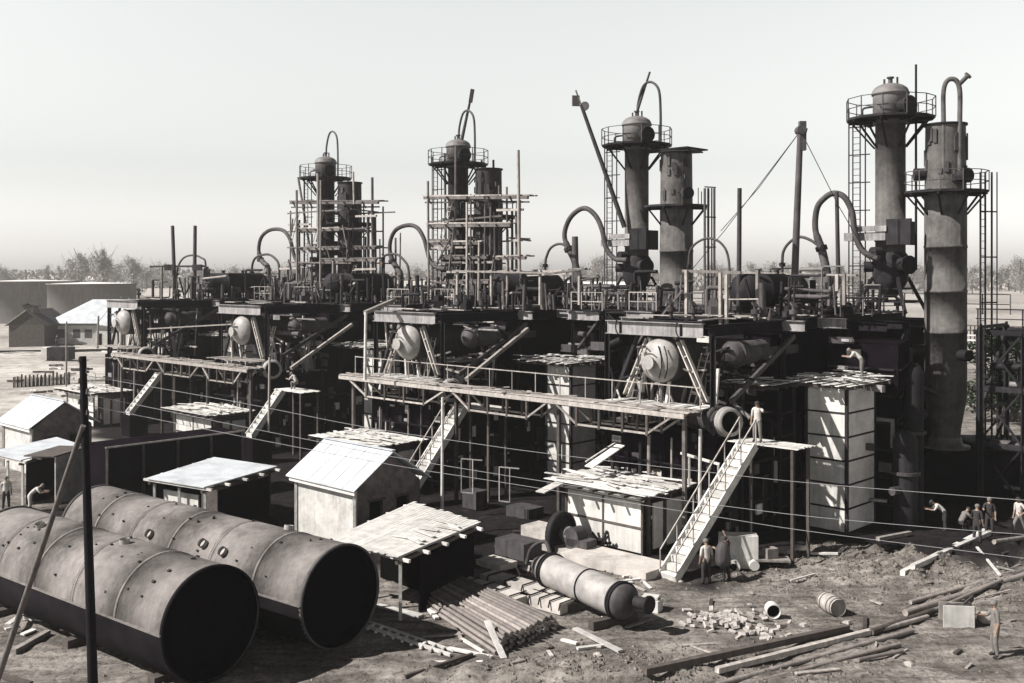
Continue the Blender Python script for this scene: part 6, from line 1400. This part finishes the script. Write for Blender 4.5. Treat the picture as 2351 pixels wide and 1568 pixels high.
# ================================================================== PEOPLE
def person(label, loc, face, h=1.72, pose='stand', top='shirt', low='trouser', cap='trouser', group=None, arms=None, unit=None):
    """One skinned body; joints in metres for a 1.72 m figure looking along +Y before turning."""
    B = {}
    lean = {'stand': 0.02, 'bend': .95, 'walk': .08, 'carry': .1, 'sit': .2, 'crouch': .7}[pose]
    hipz = .92 if pose not in ('sit', 'crouch') else .5
    hip = Vector((0, 0, hipz)); up = Vector((0, math.sin(lean), math.cos(lean)))
    fw = Vector((0, math.cos(lean), -math.sin(lean)))
    chest = hip+up*.32; neck = hip+up*.54; hd = neck+Vector((0, .03, .0))+up*.10; crown = hd+up*.13
    V = [hip, hip+up*.16, chest, neck-up*.04, neck+up*.03, hd, crown]; RAD = [(.155, .125), (.15, .12), (.175, .125), (.11, .09), (.052, .056), (.075, .092), (.058, .068)]
    E = [(0, 1), (1, 2), (2, 3), (3, 4), (4, 5), (5, 6)]; tag_ = ['low', 'top', 'top', 'top', 'skin', 'skin', 'skin']
    def chain(start, pts, rads, tags):
        prev = start
        for p, r, t in zip(pts, rads, tags): V.append(Vector(p)); RAD.append((r, r)); tag_.append(t); E.append((prev, len(V)-1)); prev = len(V)-1
        return prev
    st = .17 if pose == 'walk' else .0
    for s in (-1, 1):
        if pose == 'crouch' or pose == 'sit': L = [(.10*s, .02, hipz-.04), (.13*s, .38, hipz+.02), (.13*s, .30, .10), (.13*s, .42, .03)]
        else: L = [(.095*s, 0, hipz-.07), (.10*s+.02*s, .04+st*s, .50), (.11*s+.03*s, -.02+st*1.6*s, .09), (.13*s+.03*s, .14+st*1.6*s, .035)]
        chain(0, L, [.108, .082, .062, .042], ['low', 'low', 'low', 'boot'])
        sh = neck-up*.07+Vector((.185*s, 0, 0))
        a = arms or ('down', 'down'); A = a[0] if s < 0 else a[1]
        if A == 'down': el = sh+Vector((.05*s, -.02, -.28)); wr = el+Vector((.01*s, .07, -.24))
        elif A == 'fwd': el = sh+Vector((.05*s, .16, -.2)); wr = el+Vector((-.05*s, .22, .03))
        elif A == 'reach': el = sh+Vector((.12*s, .18, -.08)); wr = el+Vector((.08*s, .22, .08))
        elif A == 'hip': el = sh+Vector((.17*s, -.05, -.24)); wr = el+Vector((-.12*s, .12, -.14))
        elif A == 'up': el = sh+Vector((.06*s, .14, .12)); wr = el+Vector((-.06*s, .08, .22))
        w0 = chain(3, [sh, el, wr], [.072, .056, .032], ['top', 'top', 'skin'])
        dv = (wr-el).normalized(); sd2 = dv.cross(Vector((0, 1, .3))).normalized(); pal = wr+dv*.075
        pi = chain(w0, [pal], [.026], ['skin'])
        for f in range(4): b0 = pal+sd2*(-.027+.018*f); ln = (.062, .075, .07, .055)[f]; curl = Vector((0, .35, 0)); chain(pi, [b0+dv*.02, b0+dv*(.02+ln*.55)+curl*.02, b0+dv*(.02+ln*.9)+curl*.07], [.010, .009, .008], ['skin']*3)
        chain(pi, [pal-dv*.035+sd2*.038, pal+sd2*.058], [.011, .009], ['skin']*2)
    sc = h/1.72
    me = bpy.data.meshes.new('person'); me.from_pydata([tuple(v*sc) for v in V], E, []); o = bpy.data.objects.new('person', me); COL.objects.link(o)
    md = o.modifiers.new('s', 'SKIN'); sk = me.skin_vertices[0].data
    for k, r in enumerate(RAD): sk[k].radius = (r[0]*sc, r[1]*sc); sk[k].use_root = (k == 0)
    md.use_smooth_shade = True; ss = o.modifiers.new('u', 'SUBSURF'); ss.levels = 1; ss.render_levels = 1
    bpy.context.view_layer.update(); dg = bpy.context.evaluated_depsgraph_get(); nm = bpy.data.meshes.new_from_object(o.evaluated_get(dg)); bpy.data.objects.remove(o); bpy.data.meshes.remove(me)
    mi = {'skin': 0, 'top': 1, 'low': 2, 'boot': 3}; nm.materials.clear()
    for mm in ('skin', top, low, 'trouser'): nm.materials.append(M[mm])
    segs = [(V[a]*sc, V[b]*sc, tag_[b] if tag_[b] != 'boot' else 'boot') for a, b in E]
    for p in nm.polygons:
        c = p.center
        def dist(s_):
            d = s_[1]-s_[0]; t_ = max(0, min(1, (c-s_[0]).dot(d)/max(1e-9, d.length_squared))); return (c-(s_[0]+d*t_)).length
        best = min(segs, key=dist); p.material_index = mi[best[2]]; p.use_smooth = True
    o = bpy.data.objects.new('person', nm); COL.objects.link(o); props(o, label, 'person', group)
    # face and cap follow the head
    hd, crown, up_ = hd*sc, crown*sc, up
    fc = MB().lathe(hd+fw*.085*sc, fw, [(0, .013), (.02, .009), (.028, .003)], 6).box(hd+fw*.084*sc+up*.028+Vector((-.028, 0, 0)), (.02, .012, .01)).box(hd+fw*.084*sc+up*.028+Vector((.028, 0, 0)), (.02, .012, .01)).box(hd+fw*.082*sc-up*.038, (.04, .012, .008))
    f = link('face_features', fc.mesh('face_features'), M['skin'], o)
    e_ = MB().lathe(hd+Vector((.078*sc, 0, 0)), (1, 0, 0), [(0, .024), (.01, .02), (.014, .002)], 8).lathe(hd-Vector((.078*sc, 0, 0)), (-1, 0, 0), [(0, .024), (.01, .02), (.014, .002)], 8)
    link('ear', e_.mesh('ear'), M['skin'], o)
    cp = MB().lathe(hd+up*.045*sc, up, [(0, .10*sc), (.05*sc, .108*sc), (.10*sc, .085*sc), (.125*sc, .03), (.127*sc, .002)], 16); cp.box(hd+up*.055*sc+fw*.11*sc, (.13*sc, .10*sc, .012))
    link('cap', cp.mesh('cap'), M[cap], o)
    o.location = Vector(loc); o.rotation_euler.z = face; return o
def at(px, py, z=None):
    p = G(px, py, z or 0)
    if z is None: p.z = gh(p.x, p.y)
    return p
PI = math.pi
person('man in pale shirt and dark trousers seen from behind by the nearest stair', at(1622, 1341), .3, 1.74, 'stand', 'shirt', 'trouser', 'jacket', None, ('down', 'down'))
o = person('dark-clothed man with a sack on his back beside the pale-shirted man', at(1668, 1338), .6, 1.74, 'carry', 'trouser', 'trouser', 'trouser', None, ('fwd', 'up'))
p = at(1660, 1338); T = Thing('carried_sack', 'mottled sack on the back of the dark-clothed man', 'sack', p+Vector((-.1, -.22, .9)))
T.part('body', MB().lathe(p+Vector((-.08, -.2, .62)), (.05, .05, 1), [(0, .08), (.08, .24), (.3, .29), (.7, .27), (.92, .16), (.98, .04)], 14), M['mid'])
person('man in pale shirt with hand on the duct mouth on the stair landing', W(1722, 1012, -.55), 2.6, 1.74, 'stand', 'shirt', 'jacket', 'trouser', None, ('reach', 'down')).location = (FR[0] @ Vector((4.95, -.75, 4.83)))
person('man in grey coat standing alone at lower right beside the crate', at(2285, 1506), 1.5, 1.78, 'stand', 'jacket', 'jacket', 'jacket', None, ('down', 'fwd'))
person('man in pale shirt standing at the right picture edge', at(2341, 1230), 2.0, 1.74, 'walk', 'shirt', 'jacket', 'trouser', None, ('hip', 'down'))
person('dark-clothed man at the top of the slanting timbers, taller of the group', at(2272, 1232), 2.6, 1.76, 'stand', 'trouser', 'trouser', 'jacket', None, ('down', 'fwd'))
person('dark-clothed man left in the group at the top of the slanting timbers', at(2243, 1252), -.8, 1.72, 'stand', 'trouser', 'trouser', 'jacket', None, ('fwd', 'down'))
person('stooping man with a bright back in the shade left of the group at right', at(2170, 1218), 1.4, 1.7, 'bend', 'shirt', 'trouser', 'trouser', None, ('fwd', 'fwd'))
person('crouching man in the shade beside the group at right', at(2205, 1222), -1.2, 1.7, 'crouch', 'jacket', 'trouser', 'trouser', None, ('fwd', 'fwd'))
person('worker in pale shirt bending over the lumber heap at lower left', at(72, 1415), 2.2, 1.7, 'bend', 'shirt', 'jacket', 'jacket', None, ('fwd', 'fwd'))
person('man in pale shirt standing under the left lean-to roof', at(14, 1172), .5, 1.7, 'stand', 'shirt', 'trouser', 'jacket', None, ('fwd', 'down'))
person('pale-clothed man leaning forward before the left lean-to', at(68, 1176), -1.3, 1.7, 'bend', 'shirt', 'shirt', 'jacket', None, ('fwd', 'fwd'))
person('dark figure standing on the dark vessel by the left scaffolding', D(880, 640, 84), 1.0, 1.75, 'stand', 'trouser', 'trouser', 'trouser', None, ('down', 'fwd')).location.z = 11.75
T = single('perch_board', MB().box(D(880, 640, 84)-Vector((0, 0, D(880, 640, 84).z-11.70)), (2.4, .8, .08)).bar(D(880, 640, 84)-Vector((-.8, 0, D(880, 640, 84).z-11.66)), Vector((D(880, 640, 84).x+.8, 84, 9.7)), .1).bar(D(880, 640, 84)-Vector((.8, 0, D(880, 640, 84).z-11.66)), Vector((D(880, 640, 84).x-.8, 84, 9.7)), .1), M['wood'], 'trestle board under the dark figure by the left scaffolding', 'trestle', D(880, 660, 84))
person('small figure on the box wagon in the far yard', G(131, 828)+Vector((0, 0, 1.85)), 0, 1.7, 'stand', 'trouser', 'trouser', 'trouser')
person('crouching workman in a pale coat at the stair landing below the left deck', FR[1] @ Vector((4.7, -.8, 4.85)) if False else FR[2] @ Vector((6.6, -.9, 4.45)), 1.0, 1.7, 'crouch', 'shirt', 'jacket', 'jacket', None, ('fwd', 'fwd'))
person('workman stooping among the boards on top of the nearest white shaft', FR[0] @ Vector((5.6, 7.6, 6.98)), 1.2, 1.7, 'bend', 'shirt', 'jacket', 'jacket', None, ('fwd', 'fwd'))

# ================================================================== haze: the dusty air over the plain
hz = MB().ab((-700, -6, -1), (700, 760, 26)); ho = link('haze', hz.mesh('haze'), None); ho['kind'] = 'stuff'; props(ho, 'thin pale haze hanging over the plain', None)
hm = bpy.data.materials.new('haze_air'); hm.use_nodes = True; t = hm.node_tree; t.nodes.clear(); oo = t.nodes.new('ShaderNodeOutputMaterial'); pv = t.nodes.new('ShaderNodeVolumePrincipled')
pv.inputs['Color'].default_value = (.98, .97, .95, 1); pv.inputs['Density'].default_value = .0003; pv.inputs['Anisotropy'].default_value = .2
t.links.new(pv.outputs[0], oo.inputs['Volume']); hz_me = ho.data; hz_me.materials.clear(); hz_me.materials.append(hm)
